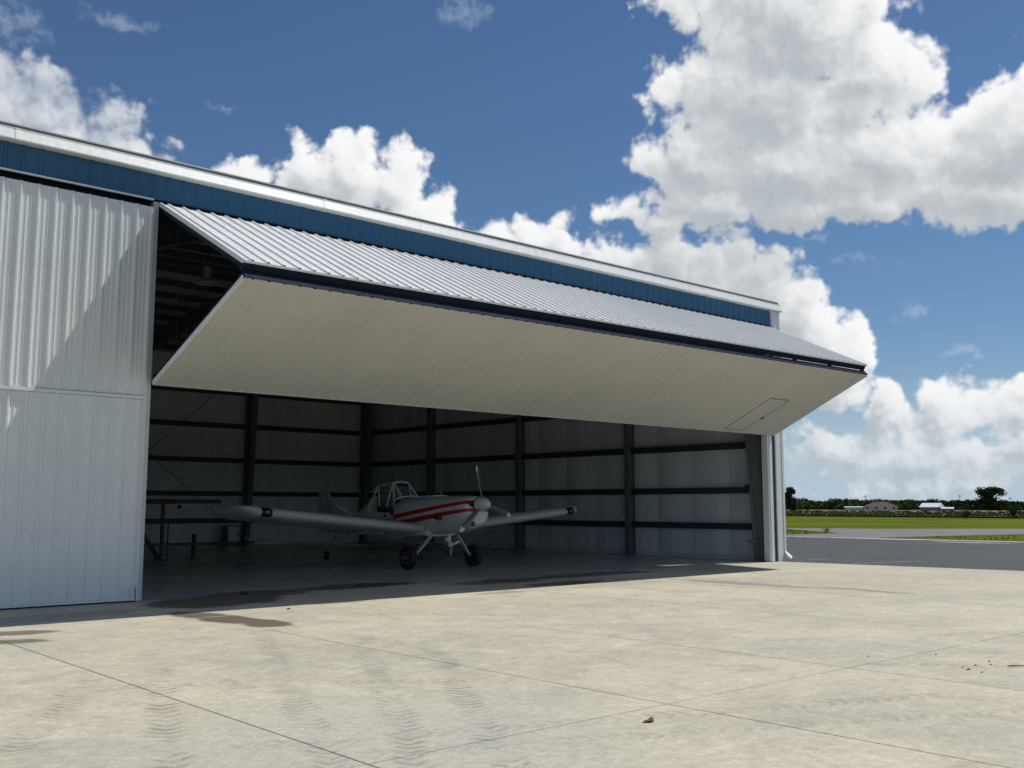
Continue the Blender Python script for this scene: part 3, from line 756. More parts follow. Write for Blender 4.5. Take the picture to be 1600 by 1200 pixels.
MB().box(7.682, 7.706, FY-0.040, FY+0.02, 0.30, 3.838, 0.004).build('edge_trim', M_trim, cd)
MB().box(7.682, 7.706, FY-0.040, FY+0.02, 3.907, 7.66, 0.004).build('edge_trim', M_trim, cd)
MB().box(7.60, 7.628, FY-0.042, FY-0.014, 0.06, 0.30).box(7.628, 7.706, FY-0.042, FY-0.014, 0.272, 0.298).build('edge_trim', M_trim, cd)
MB().box(CDX[-1], 7.70, FY-0.03, FY+0.03, 0.03, 0.072).build('bottom_trim', M_trim, cd)
MB().box(CDX[-1], 7.70, FY+0.0, FY+0.05, 0.002, 0.03).build('seal', M_rubber, cd)

# ---- the raised bifold door
od = empty('open_door', (0, 0, 0), parent=hangar); od['label'] = 'bifold door raised and folded outwards over the doorway'
DX0, DX1 = 7.86, 28.86
def hingeP(u): return Vector((u, FY-0.03, 7.755))
def foldU(u): q = (u-DX0)/(DX1-DX0); return Vector((u, lerp(15.60, 15.79, q), lerp(5.955, 6.145, q)))
def foldL(u): q = (u-DX0)/(DX1-DX0); return Vector((u, lerp(15.58, 15.79, q), lerp(5.635, 5.815, q)))
def botP(u): q = (u-DX0)/(DX1-DX0); return Vector((u, FY-0.06, lerp(4.155, 4.155, q)))
umid = (DX0+DX1)/2
dU = (foldU(umid)-hingeP(umid)).normalized(); nU = Vector((0, dU.z, -dU.y)); nU = nU if nU.z > 0 else -nU
dL = (botP(umid)-foldL(umid)).normalized(); nL = Vector((0, dL.z, -dL.y)); nL = nL if nL.z < 0 else -nL
nS = 23; wS = (DX1-DX0)/nS
for k in range(nS):
    xa, xb = DX0 + k*wS, DX0 + (k+1)*wS
    pr = rib_profile(xa, xb, DX0+0.152, wS/3)
    m_ = sheet_mesh(lambda u: hingeP(u), lambda u: foldU(u) + dU*0.02, nU, pr)
    sp = []
    for r in range(3):
        c = DX0+0.152 + (k*3+r)*wS/3
        if xa < c < xb: sp += [lerp(hingeP(c), foldU(c), q) + nU*0.034 for q in (0.03, 0.34, 0.66, 0.97)]
    screws(m_, sp, nU)
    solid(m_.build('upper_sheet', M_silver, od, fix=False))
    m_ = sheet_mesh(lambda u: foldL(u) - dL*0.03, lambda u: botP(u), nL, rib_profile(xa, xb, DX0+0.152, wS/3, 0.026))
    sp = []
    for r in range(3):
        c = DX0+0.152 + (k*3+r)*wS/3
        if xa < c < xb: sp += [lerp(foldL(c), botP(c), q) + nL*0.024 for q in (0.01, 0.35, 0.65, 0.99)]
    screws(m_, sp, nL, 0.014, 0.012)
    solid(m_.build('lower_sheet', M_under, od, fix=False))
def rail(Pf, off_d, off_n, d_, n_, hd, hn, name, mat, a=DX0, b_=DX1):
    m_ = MB(); rings = []
    for u in (a, (a+b_)/2, b_):
        c = Pf(u) + d_*off_d + n_*off_n
        rings.append([c + d_*sx*hd + n_*sy*hn for sx, sy in ((-1,-1), (1,-1), (1,1), (-1,1))])
    return m_.loft(rings).build(name, mat, od)
# upper leaf frame: channel along the fold, along the hinge, edge trims
rail(foldU, -0.07, -0.10, dU, nU, 0.07, 0.090, 'fold_channel', M_navy)
rail(hingeP, 0.06, -0.08, dU, nU, 0.05, 0.07, 'hinge_channel', M_navy)
rail(foldU, 0.032, -0.01, dU, nU, 0.010, 0.022, 'drip_edge', M_trim)
rail(foldL, 0.055, -0.075, dL, nL, 0.075, 0.065, 'fold_channel', M_navy)
rail(foldL, -0.036, -0.03, dL, nL, 0.008, 0.035, 'drip_edge', M_navy)
rail(botP, -0.05, -0.09, dL, nL, 0.05, 0.07, 'bottom_rail', M_navy)
rail(botP, 0.010, 0.004, dL, nL, 0.008, 0.022, 'bottom_edge', M_under)
rail(botP, 0.045, -0.045, dL, nL, 0.026, 0.030, 'seal', M_rubber)
for u0, u1 in ((DX0-0.03, DX0+0.005), (DX1-0.005, DX1+0.03)):
    for (A, B, n_) in ((hingeP, foldU, nU), (foldL, botP, nL)):
        m_ = MB(); rings = []
        for q in (0.0, 1.0):
            a, b_ = lerp(A(u0), B(u0), q), lerp(A(u1), B(u1), q)
            rings.append([a - n_*0.055, b_ - n_*0.055, b_ + n_*0.028, a + n_*0.028])
        m_.loft(rings).build('edge_trim', M_trim, od)
        m_ = MB(); rings = []
        for q in (0.02, 0.98):
            s_ = 1 if u0 < 10 else -1
            a = lerp(A(u0+s_*0.05), B(u0+s_*0.05), q); b_ = lerp(A(u0+s_*0.13), B(u0+s_*0.13), q)
            rings.append([a - n_*0.16, b_ - n_*0.16, b_ - n_*0.01, a - n_*0.01])
        m_.loft(rings).build('end_frame', M_navy, od)
for k in range(12):                             # hinges in the fold
    u = lerp(DX0+0.12, DX1-0.12, k/11)
    a = foldU(u) - dU*0.03 - nU*0.15; b_ = foldL(u) + dL*0.03 - nL*0.10
    MB().obox((a+b_)/2, (0.06, 0, 0), (0, 0.035, 0), (b_-a)*0.62).build('fold_hinge', M_navy, od)
for k in range(7):                              # purlins on the inner faces
    for A, B, n_ in ((hingeP, foldU, nU), (foldL, botP, nL)):
        if k in (0, 6): continue
        q = k/6; m_ = MB(); rings = []
        for u in (DX0+0.14, DX1-0.14):
            c = lerp(A(u), B(u), q); d_ = (B(u)-A(u)).normalized()
            rings.append([c + d_*sx*0.03 - n_*(0.09+sy*0.05) for sx, sy in ((-1,-1), (1,-1), (1,1), (-1,1))])
        m_.loft(rings).build('door_purlin', M_navy, od)
for k in range(8):
    u = lerp(DX0+0.5, DX1-0.5, k/7)
    MB().tube([(u, FY+0.30, 7.60), tuple(botP(u) + Vector((0, 0.10, 0.05)))], 0.006, 5).build('lift_cable', M_cable, od)
c0 = foldL(DX0+0.06)
MB().tube([tuple(c0 + Vector((0.02, 0.08, 0.10))), tuple(c0 + Vector((0.03, 0.55, -0.02))), tuple(c0 + Vector((0.05, 1.05, -0.22))), tuple(c0 + Vector((0.04, 1.40, -0.30))), tuple(c0 + Vector((0.02, 1.62, -0.62)))], 0.014, 6).build('power_cord', M_cable, od)
# walk door in the lower leaf
def LP(u, y): q = (y - foldL(u).y)/(botP(u).y - foldL(u).y); return lerp(foldL(u), botP(u), q)
M_gap = simple('door_gap', (0.24, 0.24, 0.22), 0.8)
wx0, wx1, wy0, wy1 = 25.98, 26.92, 17.36, 19.02
def lquad(x0, x1, y0, y1, off, th, name, mat):
    r = [[LP(u, y_) + nL*o_ for u, y_ in ((x0, y0), (x1, y0), (x1, y1), (x0, y1))] for o_ in (off, off+th)]
    return MB().loft(r).build(name, mat, od)
wd_ = lquad(wx0, wx1, wy0, wy1, 0.010, 0.018, 'walk_door', M_under)
for q in ((wx0-0.035, wx0-0.003, wy0-0.03, wy1+0.03), (wx1+0.003, wx1+0.035, wy0-0.03, wy1+0.03), (wx0-0.002, wx1+0.002, wy0-0.03, wy0-0.003), (wx0-0.002, wx1+0.002, wy1+0.003, wy1+0.03)):
    lquad(*q, 0.006, 0.026, 'walk_door_frame', M_gap)
hp = LP(wx1-0.03, 18.30) + nL*0.05
MB().obox(hp, (0.028, 0, 0), dL*0.06, nL*0.012).obox(hp + nL*0.022, (0.012, 0, 0), dL*0.035, nL*0.012).build('door_handle', M_steel, od)

# ================================================================== AIRPLANE (low-wing crop duster, tail-dragger, nose towards the doorway)
AX, NY = 18.52, 21.80           # axis and spinner tip
plane = empty('airplane', (AX, 23.73, 0.0), 'white low-wing crop duster airplane with red stripes parked inside the hangar', 'airplane')
def paint(name, c, rough=0.35): return simple(name, c, rough, 0, 0.06, 2.0, coat=0.0)
M_pw = paint('aircraft_white', (0.62, 0.64, 0.63)); M_wing = paint('wing_grey_white', (0.52, 0.55, 0.56), 0.38)
M_glass, t, b = new_mat('canopy_glass')
b.inputs['Transmission Weight'].default_value = 1.0; b.inputs['Roughness'].default_value = 0.05; b.inputs['IOR'].default_value = 1.02
b.inputs['Base Color'].default_value = (0.75, 0.8, 0.8, 1)
M_alu = simple('bare_aluminium', (0.55, 0.56, 0.56), 0.35, 0.9, 0.1)
M_blade = M_blade
M_prop = simple('propeller_grey', (0.16, 0.165, 0.175), 0.35, 0.3, 0.08)
M_tip = simple('blade_tip_white', (0.7, 0.7, 0.68), 0.4)
# fuselage paint: white with two red bands rising to the nose
M_fus, t, b = new_mat('aircraft_white_with_red_bands')
pos = t.node('ShaderNodeNewGeometry').outputs['Position']
px_, py_, pz_ = t.sep(pos)[:3]
nose = t.mul(t.mr(py_, 23.2, 21.9), 0.02)
zu = t.sub(t.m('MULTIPLY_ADD', t.sub(py_, 22.88), -0.140, 1.822), nose)
zl = t.sub(t.m('MULTIPLY_ADD', t.sub(py_, 22.88), -0.140, 1.595), nose)
hw_u = t.mr(py_, 21.9, 25.4, 0.046, 0.066, False); hw_l = t.mr(py_, 21.9, 24.0, 0.046, 0.074, False)
band = t.m('MAXIMUM', t.mr(t.sub(hw_u, t.m('ABSOLUTE', t.sub(pz_, zu))), -0.003, 0.003), t.mr(t.sub(hw_l, t.m('ABSOLUTE', t.sub(pz_, zl))), -0.003, 0.003))
band = t.mul(band, t.mr(py_, 25.50, 25.48)); band = t.mul(band, t.mr(py_, 21.98, 22.00))
gr = t.noise(pos, 3.0, 5)
t.l.new(t.mix(band, t.vm('SCALE', t.comb(0.62, 0.64, 0.63), t.mr(gr, 0.3, 0.7, 0.92, 1.04, False)), (0.46, 0.010, 0.016)), b.inputs['Base Color'])
b.inputs['Roughness'].default_value = 0.36

def ring(y_, zt, zb, hw, p=2.6, n=28, cx=0.0):
    out = []
    zc, hh = (zt+zb)/2, (zt-zb)/2
    for k in range(n):
        th = 2*pi*k/n; c, s_ = cos(th), sin(th)
        out.append((AX + cx + hw*math.copysign(abs(c)**(2/p), c), y_, zc + hh*math.copysign(abs(s_)**(2/p), s_)))
    return out
# (aft of the spinner tip, top, bottom, half width, squareness)
FS = [(0.28, 2.04, 1.30, 0.37, 2.3), (0.34, 2.07, 1.24, 0.43, 2.4), (0.60, 2.09, 1.12, 0.49, 2.5), (1.05, 2.095, 1.03, 0.52, 2.6), (1.75, 2.095, 0.98, 0.54, 2.8),
      (2.30, 2.085, 0.95, 0.55, 2.9), (3.30, 2.03, 0.92, 0.55, 3.0), (3.62, 1.97, 0.92, 0.54, 3.0), (3.66, 1.58, 0.91, 0.54, 3.4), (4.50, 1.54, 0.90, 0.50, 3.4),
      (5.20, 1.52, 0.90, 0.45, 3.4), (5.24, 2.10, 0.90, 0.41, 2.4), (5.46, 1.99, 0.90, 0.39, 2.3), (5.75, 1.82, 0.90, 0.36, 2.3), (6.20, 1.62, 0.89, 0.29, 2.3), (7.00, 1.42, 0.88, 0.20, 2.2),
      (7.80, 1.28, 0.88, 0.11, 2.2), (8.30, 1.20, 0.92, 0.05, 2.0)]
# swap the cockpit steps so the deck drops only between the sills
fus = MB().loft([ring(NY+a, zt, zb, hw, p) for a, zt, zb, hw, p in FS]).build('fuselage', M_fus, plane, smooth=True)
# nose inlets, chin intake, exhaust stub, panel seams
for sx in (-1, 1):
    m_ = MB(); rr = []
    for k in range(16):
        th = 2*pi*k/16; rr.append((AX + sx*0.24 + 0.115*cos(th), sin(th)*0.085 + 1.86))
    m_.loft([[(x_, NY+0.265, z_) for x_, z_ in rr], [(x_, NY+0.340, z_) for x_, z_ in rr]]).build('air_inlet', M_black, fus)
MB().loft([[(AX + 0.21*cos(2*pi*k/20), NY+0.258, 1.846 + 0.19*sin(2*pi*k/20)) for k in range(20)], [(AX + 0.21*cos(2*pi*k/20), NY+0.340, 1.846 + 0.19*sin(2*pi*k/20)) for k in range(20)]]).build('nose_ring', M_black, fus)
MB().lathe((AX-0.27, NY+0.200, 1.30), (0.0, 1, 0), [(0, 0.10), (0.02, 0.115), (0.35, 0.115), (0.5, 0.06)], 18).build('oil_cooler_scoop', M_pw, fus, smooth=True)
MB().lathe((AX-0.27, NY+0.195, 1.30), (0, 1, 0), [(0, 0.088), (0.03, 0.088)], 18).build('scoop_opening', M_black, fus)
for sx in (-1, 1):
    MB().tube([(AX+sx*0.45, NY+1.75, 1.50), (AX+sx*0.56, NY+1.45, 1.47), (AX+sx*0.62, NY+1.22, 1.45)], [0.05, 0.062, 0.065], 12).build('exhaust_stack', M_black, fus, smooth=True)
for a, zt, zb, hw, p in ((1.00, 2.094, 1.07, 0.507, 2.55), (2.10, 2.09, 0.962, 0.5475, 2.86)):
    m_ = MB(); m_.loft([ring(NY+a-0.008, zt+0.004, zb-0.004, hw+0.004, p), ring(NY+a+0.008, zt+0.004, zb-0.004, hw+0.004, p)], False, False).build('panel_seam', M_steel, fus)
# hopper lid with its handle
MB().loft([ring(NY+2.0, 2.115, 2.06, 0.26, 5, 20), ring(NY+2.65, 2.105, 2.05, 0.26, 5, 20)]).build('hopper_lid', M_pw, fus)
MB().tube([(AX-0.05, NY+1.90, 2.11), (AX-0.05, NY+1.92, 2.19), (AX-0.05, NY+2.28, 2.20), (AX-0.05, NY+2.34, 2.12)], 0.022, 8).build('lid_handle', M_alu, fus)
MB().tube([(AX-0.54, NY+3.22, 1.88), (AX-0.60, NY+3.20, 1.76)], 0.022, 8).build('vent_tube', M_alu, fus)
# cockpit: dark tub, seat, panel, door
cp = MB().box(AX-0.40, AX+0.40, NY+3.700, NY+5.200, 1.50, 1.585).build('cockpit', M_black, plane)
MB().box(AX-0.24, AX+0.24, NY+4.800, NY+4.940, 1.58, 2.22, 0.03).box(AX-0.24, AX+0.24, NY+4.350, NY+4.800, 1.58, 1.72, 0.03).build('seat', M_black, cp)
MB().box(AX-0.42, AX+0.42, NY+3.620, NY+3.670, 1.58, 1.98).build('instrument_panel', M_black, cp)
MB().box(AX-0.30, AX-0.12, NY+4.620, NY+4.680, 1.62, 1.86, 0.02).build('headrest', M_rust, cp)
dr = MB().box(AX-0.553, AX-0.535, NY+3.780, NY+4.960, 1.40, 1.60, 0.004).build('cockpit_door', M_pw, plane)
MB().box(AX-0.560, AX-0.554, NY+3.800, NY+4.940, 1.23, 1.385, 0.002).build('door_step_panel', M_black, dr)
MB().lathe((AX-0.556, NY+4.050, 1.50), (-1, 0, 0), [(0, 0.045), (0.006, 0.045), (0.006, 0.03), (0.0, 0.03)], 16).build('door_latch', M_black, dr)
# canopy cage
cg = empty('canopy', (AX, 23.73, 0), parent=plane); cg.location = (0, 0, 0)
cb = []
for sx in (-1, 1):
    s_ = 0.50*sx; q = 0.30*sx
    cb += [[(AX+s_, NY+5.120, 1.60), (AX+q, NY+4.800, 2.44)], [(AX+q, NY+4.800, 2.44), (AX+s_*0.98, NY+4.450, 1.80)],
           [(AX+s_*0.98, NY+4.050, 1.80), (AX+q, NY+4.020, 2.49)], [(AX+q, NY+4.020, 2.49), (AX+s_, NY+3.660, 1.96)],
           [(AX+q, NY+4.020, 2.49), (AX+q, NY+4.800, 2.44)], [(AX+q, NY+4.800, 2.44), (AX+sx*0.24, NY+5.300, 2.22)],
           [(AX+sx*0.26, NY+4.000, 2.50), (AX+sx*0.30, NY+3.520, 2.06)]]
cb += [[(AX-0.30, NY+4.020, 2.49), (AX-0.12, NY+4.010, 2.54), (AX+0.12, NY+4.010, 2.54), (AX+0.30, NY+4.020, 2.49)], [(AX-0.30, NY+4.800, 2.44), (AX+0.30, NY+4.800, 2.44)],
       [(AX-0.50, NY+3.660, 1.97), (AX-0.34, NY+3.520, 2.07), (AX, NY+3.440, 2.10), (AX+0.34, NY+3.520, 2.07), (AX+0.50, NY+3.660, 1.97)]]
for pts in cb: MB().tube(pts, 0.024, 8).build('canopy_tube', M_pw, cg, smooth=True)
gl = MB()
gl.quad((AX-0.30, NY+4.020, 2.48), (AX+0.30, NY+4.020, 2.48), (AX+0.33, NY+3.530, 2.06), (AX-0.33, NY+3.530, 2.06))
gl.build('windshield', M_glass, cg)
MB().quad((AX-0.31, NY+4.020, 2.485), (AX+0.31, NY+4.020, 2.485), (AX+0.31, NY+4.800, 2.435), (AX-0.31, NY+4.800, 2.435)).build('roof_skin', M_black, cg)
MB().quad((AX-0.50, NY+3.660, 1.95), (AX-0.31, NY+4.020, 2.48), (AX-0.33, NY+3.530, 2.06), (AX-0.42, NY+3.560, 2.0)).build('quarter_pane', M_glass, cg)

# propeller and spinner
pr_ = empty('propeller', (0, 0, 0), parent=plane)
MB().lathe((AX, NY-0.22, 1.846), (0, 1, 0), [(0.0, 0.004), (0.02, 0.055), (0.07, 0.105), (0.16, 0.155), (0.28, 0.192), (0.40, 0.205), (0.44, 0.205)], 28).build('spinner', M_pw, pr_, smooth=True)
def blade(ang):
    d = Vector((cos(ang), 0, sin(ang))); tn = Vector((-sin(ang), 0, cos(ang))); f_ = Vector((0, 1, 0))
    c0 = Vector((AX, NY+0.08, 1.846)); st = [(0.15, 0.045, 62, 0.040), (0.28, 0.056, 50, 0.026), (0.50, 0.082, 38, 0.016), (0.75, 0.080, 30, 0.011), (0.95, 0.068, 26, 0.008)]
    tp = [(0.95, 0.068, 26, 0.008), (1.03, 0.058, 25, 0.007), (1.09, 0.034, 24, 0.005), (1.105, 0.010, 24, 0.003)]
    def mk(L):
        rings = []
        for r, hc, a, th in L:
            u = tn*cos(RAD(a)) - f_*sin(RAD(a)); v = tn*sin(RAD(a)) + f_*cos(RAD(a)); c = c0 + d*r
            rings.append([c + u*hc*cos(2*pi*k/12) + v*th*sin(2*pi*k/12) for k in range(12)])
        return MB().loft(rings)
    bl = mk(st).build('blade', M_prop, pr_, smooth=True); mk(tp).build('blade_tip', M_tip, bl, smooth=True)
for k in range(3): blade(RAD(102.6 - 120*k))

# wings: airfoil lofts with flaps, ailerons, tips and lamps
def foil(c0, c1, n=12):
    """upper then lower surface points (chord fraction, height fraction) between two chord fractions"""
    def y_t(x): return 5*0.172*(0.2969*sqrt(x) - 0.1260*x - 0.3516*x*x + 0.2843*x**3 - 0.1036*x**4)
    def cam_(x): return 0.03*(2*0.4*x - x*x)/(0.16) if x < 0.4 else 0.03/(0.36)*((1-0.8) + 0.8*x - x*x)
    xs = [c0 + (c1-c0)*(1-cos(pi*k/n))/2 for k in range(n+1)]
    up = [(x, cam_(x)+y_t(x)) for x in reversed(xs)]; lo = [(x, cam_(x)-y_t(x)) for x in xs]
    return up + (lo[1:] if c0 < 1e-6 else lo)
CH = 1.92; INC = RAD(-6.5)
def wing_pt(s, sx, x_, h_, chord=CH, dz=0.0, sweep=0.0):
    le = Vector((AX + sx*s, 23.92 + sweep, 1.09 + s*0.096 + dz))
    return le + Vector((0, x_*chord*cos(INC) - h_*chord*sin(INC)*-1*0, x_*chord*sin(INC) + h_*chord))
for sx in (-1, 1):
    secs = [0.50, 1.6, 3.0, 4.4, 5.75]
    wg = MB().loft([[wing_pt(s, sx, x_, h_) for x_, h_ in foil(0, 0.76)] for s in secs]).build('wing', M_wing, plane, smooth=True)
    for nm, s0, s1 in (('flap', 0.62, 2.55), ('aileron', 2.58, 5.73)):
        MB().loft([[wing_pt(s, sx, x_, h_) for x_, h_ in foil(0.765, 1.0, 4)] for s in (s0, s1)]).build(nm, M_wing, wg, smooth=True)
    rings = []
    for s, ch, dz, sw_, th in ((5.752, CH, 0, 0, 1.0), (5.90, CH*0.95, 0.02, 0.06, 0.95), (6.04, CH*0.86, 0.05, 0.20, 0.80), (6.14, CH*0.72, 0.075, 0.40, 0.55), (6.18, CH*0.55, 0.09, 0.62, 0.22)):
        rings.append([wing_pt(s, sx, x_, h_*th, ch, dz, sw_) for x_, h_ in foil(0, 0.99)])
    MB().loft(rings).build('wing_tip', M_pw, wg, smooth=True)
    rings = [[wing_pt(s, sx, x_-0.004, h_*1.05) for x_, h_ in foil(0, 0.075, 6)] for s in (5.42, 5.72)]
    lm = MB().loft(rings).build('lamp_bay', M_black, wg, smooth=True)
    for q in (5.57,):
        c = wing_pt(q, sx, -0.004, 0.008); MB().lathe(c + Vector((0, 0.02, 0.0)), (0, -1, 0.05), [(0, 0.05), (0.03, 0.05), (0.04, 0.03), (0.045, 0.002)], 14).build('landing_lamp', M_steel, lm, smooth=True)
    for q in (0.85, 1.30, 1.75, 2.20):            # straps under the wing root
        m_ = MB(); r0 = [wing_pt(q+d_, sx, x_, -0.098 + 0.0*x_) for d_, x_ in ((0, 0.14), (0.02, 0.14), (0.02, 0.60), (0, 0.60))]
        m_.loft([r0, [p - Vector((0, 0, 0.022)) for p in r0]]).build('under_strap', M_pw, wg)
    MB().tube([wing_pt(5.5, sx, 0.55, 0.08), wing_pt(5.5, sx, 0.55, 0.08) + Vector((sx*0.02, 0.03, 0.0))], 0.01, 6).build('rivet', M_alu, wg)
    # spray boom and its hangers
    bm_ = MB().tube([(AX+sx*0.45, 26.25, 0.58), (AX+sx*2.8, 26.25, 0.70), (AX+sx*5.0, 26.25, 0.90)], 0.020, 8).build('spray_boom', M_alu, plane)
    for k in range(5):
        s = 0.9 + k*0.95; zb_ = 0.58 + (s-0.45)*0.07
        MB().tube([(AX+sx*s, 26.25, zb_), (AX+sx*s, 25.72, wing_pt(s, sx, 0.95, 0.0).z)], 0.011, 6).build('boom_hanger', M_alu, bm_)
    for k in range(14):
        s = 0.7 + k*0.32; zb_ = 0.58 + (s-0.45)*0.072
        MB().box(AX+sx*s-0.014, AX+sx*s+0.014, 26.25, 26.33, zb_-0.05, zb_-0.012).build('nozzle', M_black, bm_)
MB().loft([ring(23.80, 1.12, 0.92, 0.56, 4), ring(24.6, 1.16, 0.90, 0.62, 4), ring(25.8, 1.02, 0.89, 0.58, 4)]).build('wing_root_fairing', M_pw, plane, smooth=True)

# landing gear
def wheel(cx, cy, r, w_, parent, out=1, name='wheel'):
    wh = empty(name, (0, 0, 0), parent=parent)
    pr = [(-w_*0.5, r*0.55), (-w_*0.5, r*0.78), (-w_*0.42, r*0.93), (-w_*0.22, r*0.995), (0, r), (w_*0.22, r*0.995), (w_*0.42, r*0.93), (w_*0.5, r*0.78), (w_*0.5, r*0.55)]
    MB().lathe((cx, cy, r), (1, 0, 0), pr, 32).build('tyre', M_rubber, wh, smooth=True)
    MB().lathe((cx, cy, r), (out, 0, 0), [(w_*0.40, r*0.54), (w_*0.515, r*0.52), (w_*0.515, r*0.44), (w_*0.44, r*0.40), (w_*0.44, r*0.2), (w_*0.56, r*0.16), (w_*0.56, 0.004)], 24).build('rim', M_alu, wh, smooth=True)
for sx, wx in ((-1, 17.31), (1, 19.72)):
    lg = MB(); a = Vector((AX+sx*0.46, 23.62, 0.96)); e = Vector((wx - sx*0.17, 23.70, 0.36))
    rings = []
    for q in (0, 0.5, 1):
        c = lerp(a, e, q); hw = lerp(0.085, 0.055, q); rings.append([c + Vector((-0.018, -hw, 0)), c + Vector((0.018, -hw, 0)), c + Vector((0.018, hw, 0)), c + Vector((-0.018, hw, 0))])
    lg = lg.loft(rings).build('gear_leg', M_pw, plane)
    MB().tube([(wx - sx*0.20, 23.72, 0.335), (wx, 23.72, 0.335)], 0.035, 10).build('axle', M_alu, lg)
    wheel(wx, 23.72, 0.335, 0.235, plane, sx)
MB().tube([(AX, 29.4, 0.92), (AX-0.05, 29.75, 0.50), (AX-0.08, 29.85, 0.20)], [0.035, 0.03, 0.03], 8).build('tail_leg', M_alu, plane)
wheel(AX-0.10, 29.86, 0.15, 0.10, plane, -1, 'tail_wheel')
# wind-driven spray pump under the belly
pm = MB().lathe((AX+0.02, 23.30, 0.68), (0, 1, 0), [(0, 0.03), (0.02, 0.085), (0.10, 0.11), (0.26, 0.11), (0.34, 0.06)], 18).build('spray_pump', M_alu, plane, smooth=True)
MB().box(AX-0.05, AX+0.05, 23.36, 23.50, 0.76, 0.97).build('pump_mount', M_pw, pm)
for ang in (RAD(20), RAD(140), RAD(260)):
    c = Vector((AX+0.02, 23.27, 0.68)); d = Vector((cos(ang), 0, sin(ang))); tn = Vector((-sin(ang), 0.6, cos(ang))).normalized()
    MB().obox(c + d*0.16, d*0.13, tn*0.032, d.cross(tn)*0.006).build('fan_blade', M_pw, pm)
MB().tube([(AX+0.10, 23.5, 0.72), (AX+0.2, 24.4, 0.66), (AX+0.1, 25.8, 0.58)], 0.028, 8).build('spray_pipe', M_steel, pm)
# tail
fn = MB()
def fin_ring(z_, y0, y1, th): return [(AX-th*0.15, y0, z_), (AX-th, lerp(y0, y1, 0.3), z_), (AX-th*0.6, lerp(y0, y1, 0.75), z_), (AX, y1, z_), (AX+th*0.6, lerp(y0, y1, 0.75), z_), (AX+th, lerp(y0, y1, 0.3), z_)]
fn.loft([fin_ring(1.18, 28.75, 29.95, 0.05), fin_ring(1.80, 29.50, 30.05, 0.045), fin_ring(2.28, 30.00, 30.22, 0.035), fin_ring(2.40, 30.14, 30.26, 0.02)]).build('tail_fin', M_wing, plane, smooth=True)
MB().loft([fin_ring(0.98, 29.97, 30.62, 0.04), fin_ring(1.80, 30.07, 30.66, 0.035), fin_ring(2.26, 30.23, 30.60, 0.028), fin_ring(2.41, 30.28, 30.48, 0.016)]).build('rudder', M_wing, plane, smooth=True)
for sx in (-1, 1):
    MB().loft([[(AX+sx*s, lerp(y0, y1, x_), 1.20 + h_*(y1-y0)*0.7) for x_, h_ in foil(0, 1.0, 6)] for s, y0, y1 in ((0.08, 29.1, 30.3), (1.2, 29.35, 30.3), (1.85, 29.55, 30.22), (1.98, 29.75, 30.1))]).build('stabilizer', M_wing, plane, smooth=True)
    MB().tube([(AX+sx*1.2, 29.6, 1.21), (AX, 29.85, 1.95)], 0.008, 5).build('tail_wire', M_alu, plane)

# ================================================================== THINGS IN THE HANGAR
lp = empty('pendant_lamp', (10.64, 23.04, 7.10), 'unlit grey high bay lamp hanging from the rafters behind the raised door', 'lamp')
MB().lathe((10.64, 23.04, 7.28), (0, 0, 1), [(0, 0.085), (0.03, 0.10), (0.30, 0.10), (0.34, 0.05)], 20).build('lamp_housing', M_lamp, lp, smooth=True)
MB().lathe((10.64, 23.04, 7.18), (0, 0, 1), [(0.0, 0.27), (0.02, 0.275), (0.06, 0.24), (0.10, 0.10)], 28).build('reflector', M_lamp, lp, smooth=True)
MB().tube([(10.64, 23.04, 7.60), (10.64, 23.04, 8.72)], 0.012, 6).build('hanging_rod', M_cable, lp)

rk = empty('equipment_stand', (14.0, 33.0, 0.0), 'dark red and black steel equipment stand on the hangar floor by the closed door', 'stand')
MB().box(8.6, 14.35, 32.92, 33.08, 1.84, 2.02, 0.01).build('top_beam', M_rust, rk)
MB().box(14.36, 16.05, 32.93, 33.07, 1.87, 2.01, 0.01).build('beam_extension', M_black, rk)
for x_ in (9.0, 14.02): MB().box(x_-0.05, x_+0.05, 32.95, 33.05, 0.0, 1.838).build('post', M_black, rk)
MB().box(14.20, 14.23, 32.97, 33.02, 0.0, 1.3).build('guide_rod', M_black, rk)
MB().obox((13.72, 33.3, 0.53), (0.36, 0.0, -0.53), (0.055, 0, 0.038), (0, 0.05, 0)).build('brace_leg', M_black, rk)
MB().box(9.0, 16.55, 32.90, 33.10, 0.46, 0.56, 0.01).build('lower_rail', M_black, rk)
MB().box(16.56, 17.35, 32.94, 33.06, 0.48, 0.55, 0.01).build('hitch_arm', M_black, rk)
for x_ in (11.4, 15.16): MB().box(x_-0.05, x_+0.05, 32.96, 33.12, 0.0, 0.84 if x_ == 15.16 else 0.62, 0.008).box(x_-0.16, x_+0.16, 32.86, 33.2, 0.0, 0.03).build('foot_post', M_black, rk)
MB().lathe((14.58, 33.0, 1.76), (0, 1, 0), [(-0.01, 0.05), (0.01, 0.05), (0.01, 0.075), (-0.01, 0.075)], 14).build('hook_ring', M_black, rk)

cbn = empty('cabinet', (21.33, 42.7, 0.0), 'small pale metal cabinet against the back wall under the wing', 'cabinet')
M_cab = simple('cabinet_paint', (0.62, 0.66, 0.66), 0.5)
MB().box(21.02, 21.64, 42.45, 42.95, 0.04, 0.92, 0.01).build('carcass', M_steel, cbn)
MB().box(21.07, 21.59, 42.425, 42.445, 0.10, 0.86, 0.006).build('cabinet_door', M_cab, cbn)
MB().box(21.50, 21.53, 42.40, 42.423, 0.42, 0.56).build('handle', M_black, cbn)
for x_ in (21.05, 21.58): MB().box(x_, x_+0.04, 42.48, 42.92, 0.0, 0.038).build('foot', M_black, cbn)

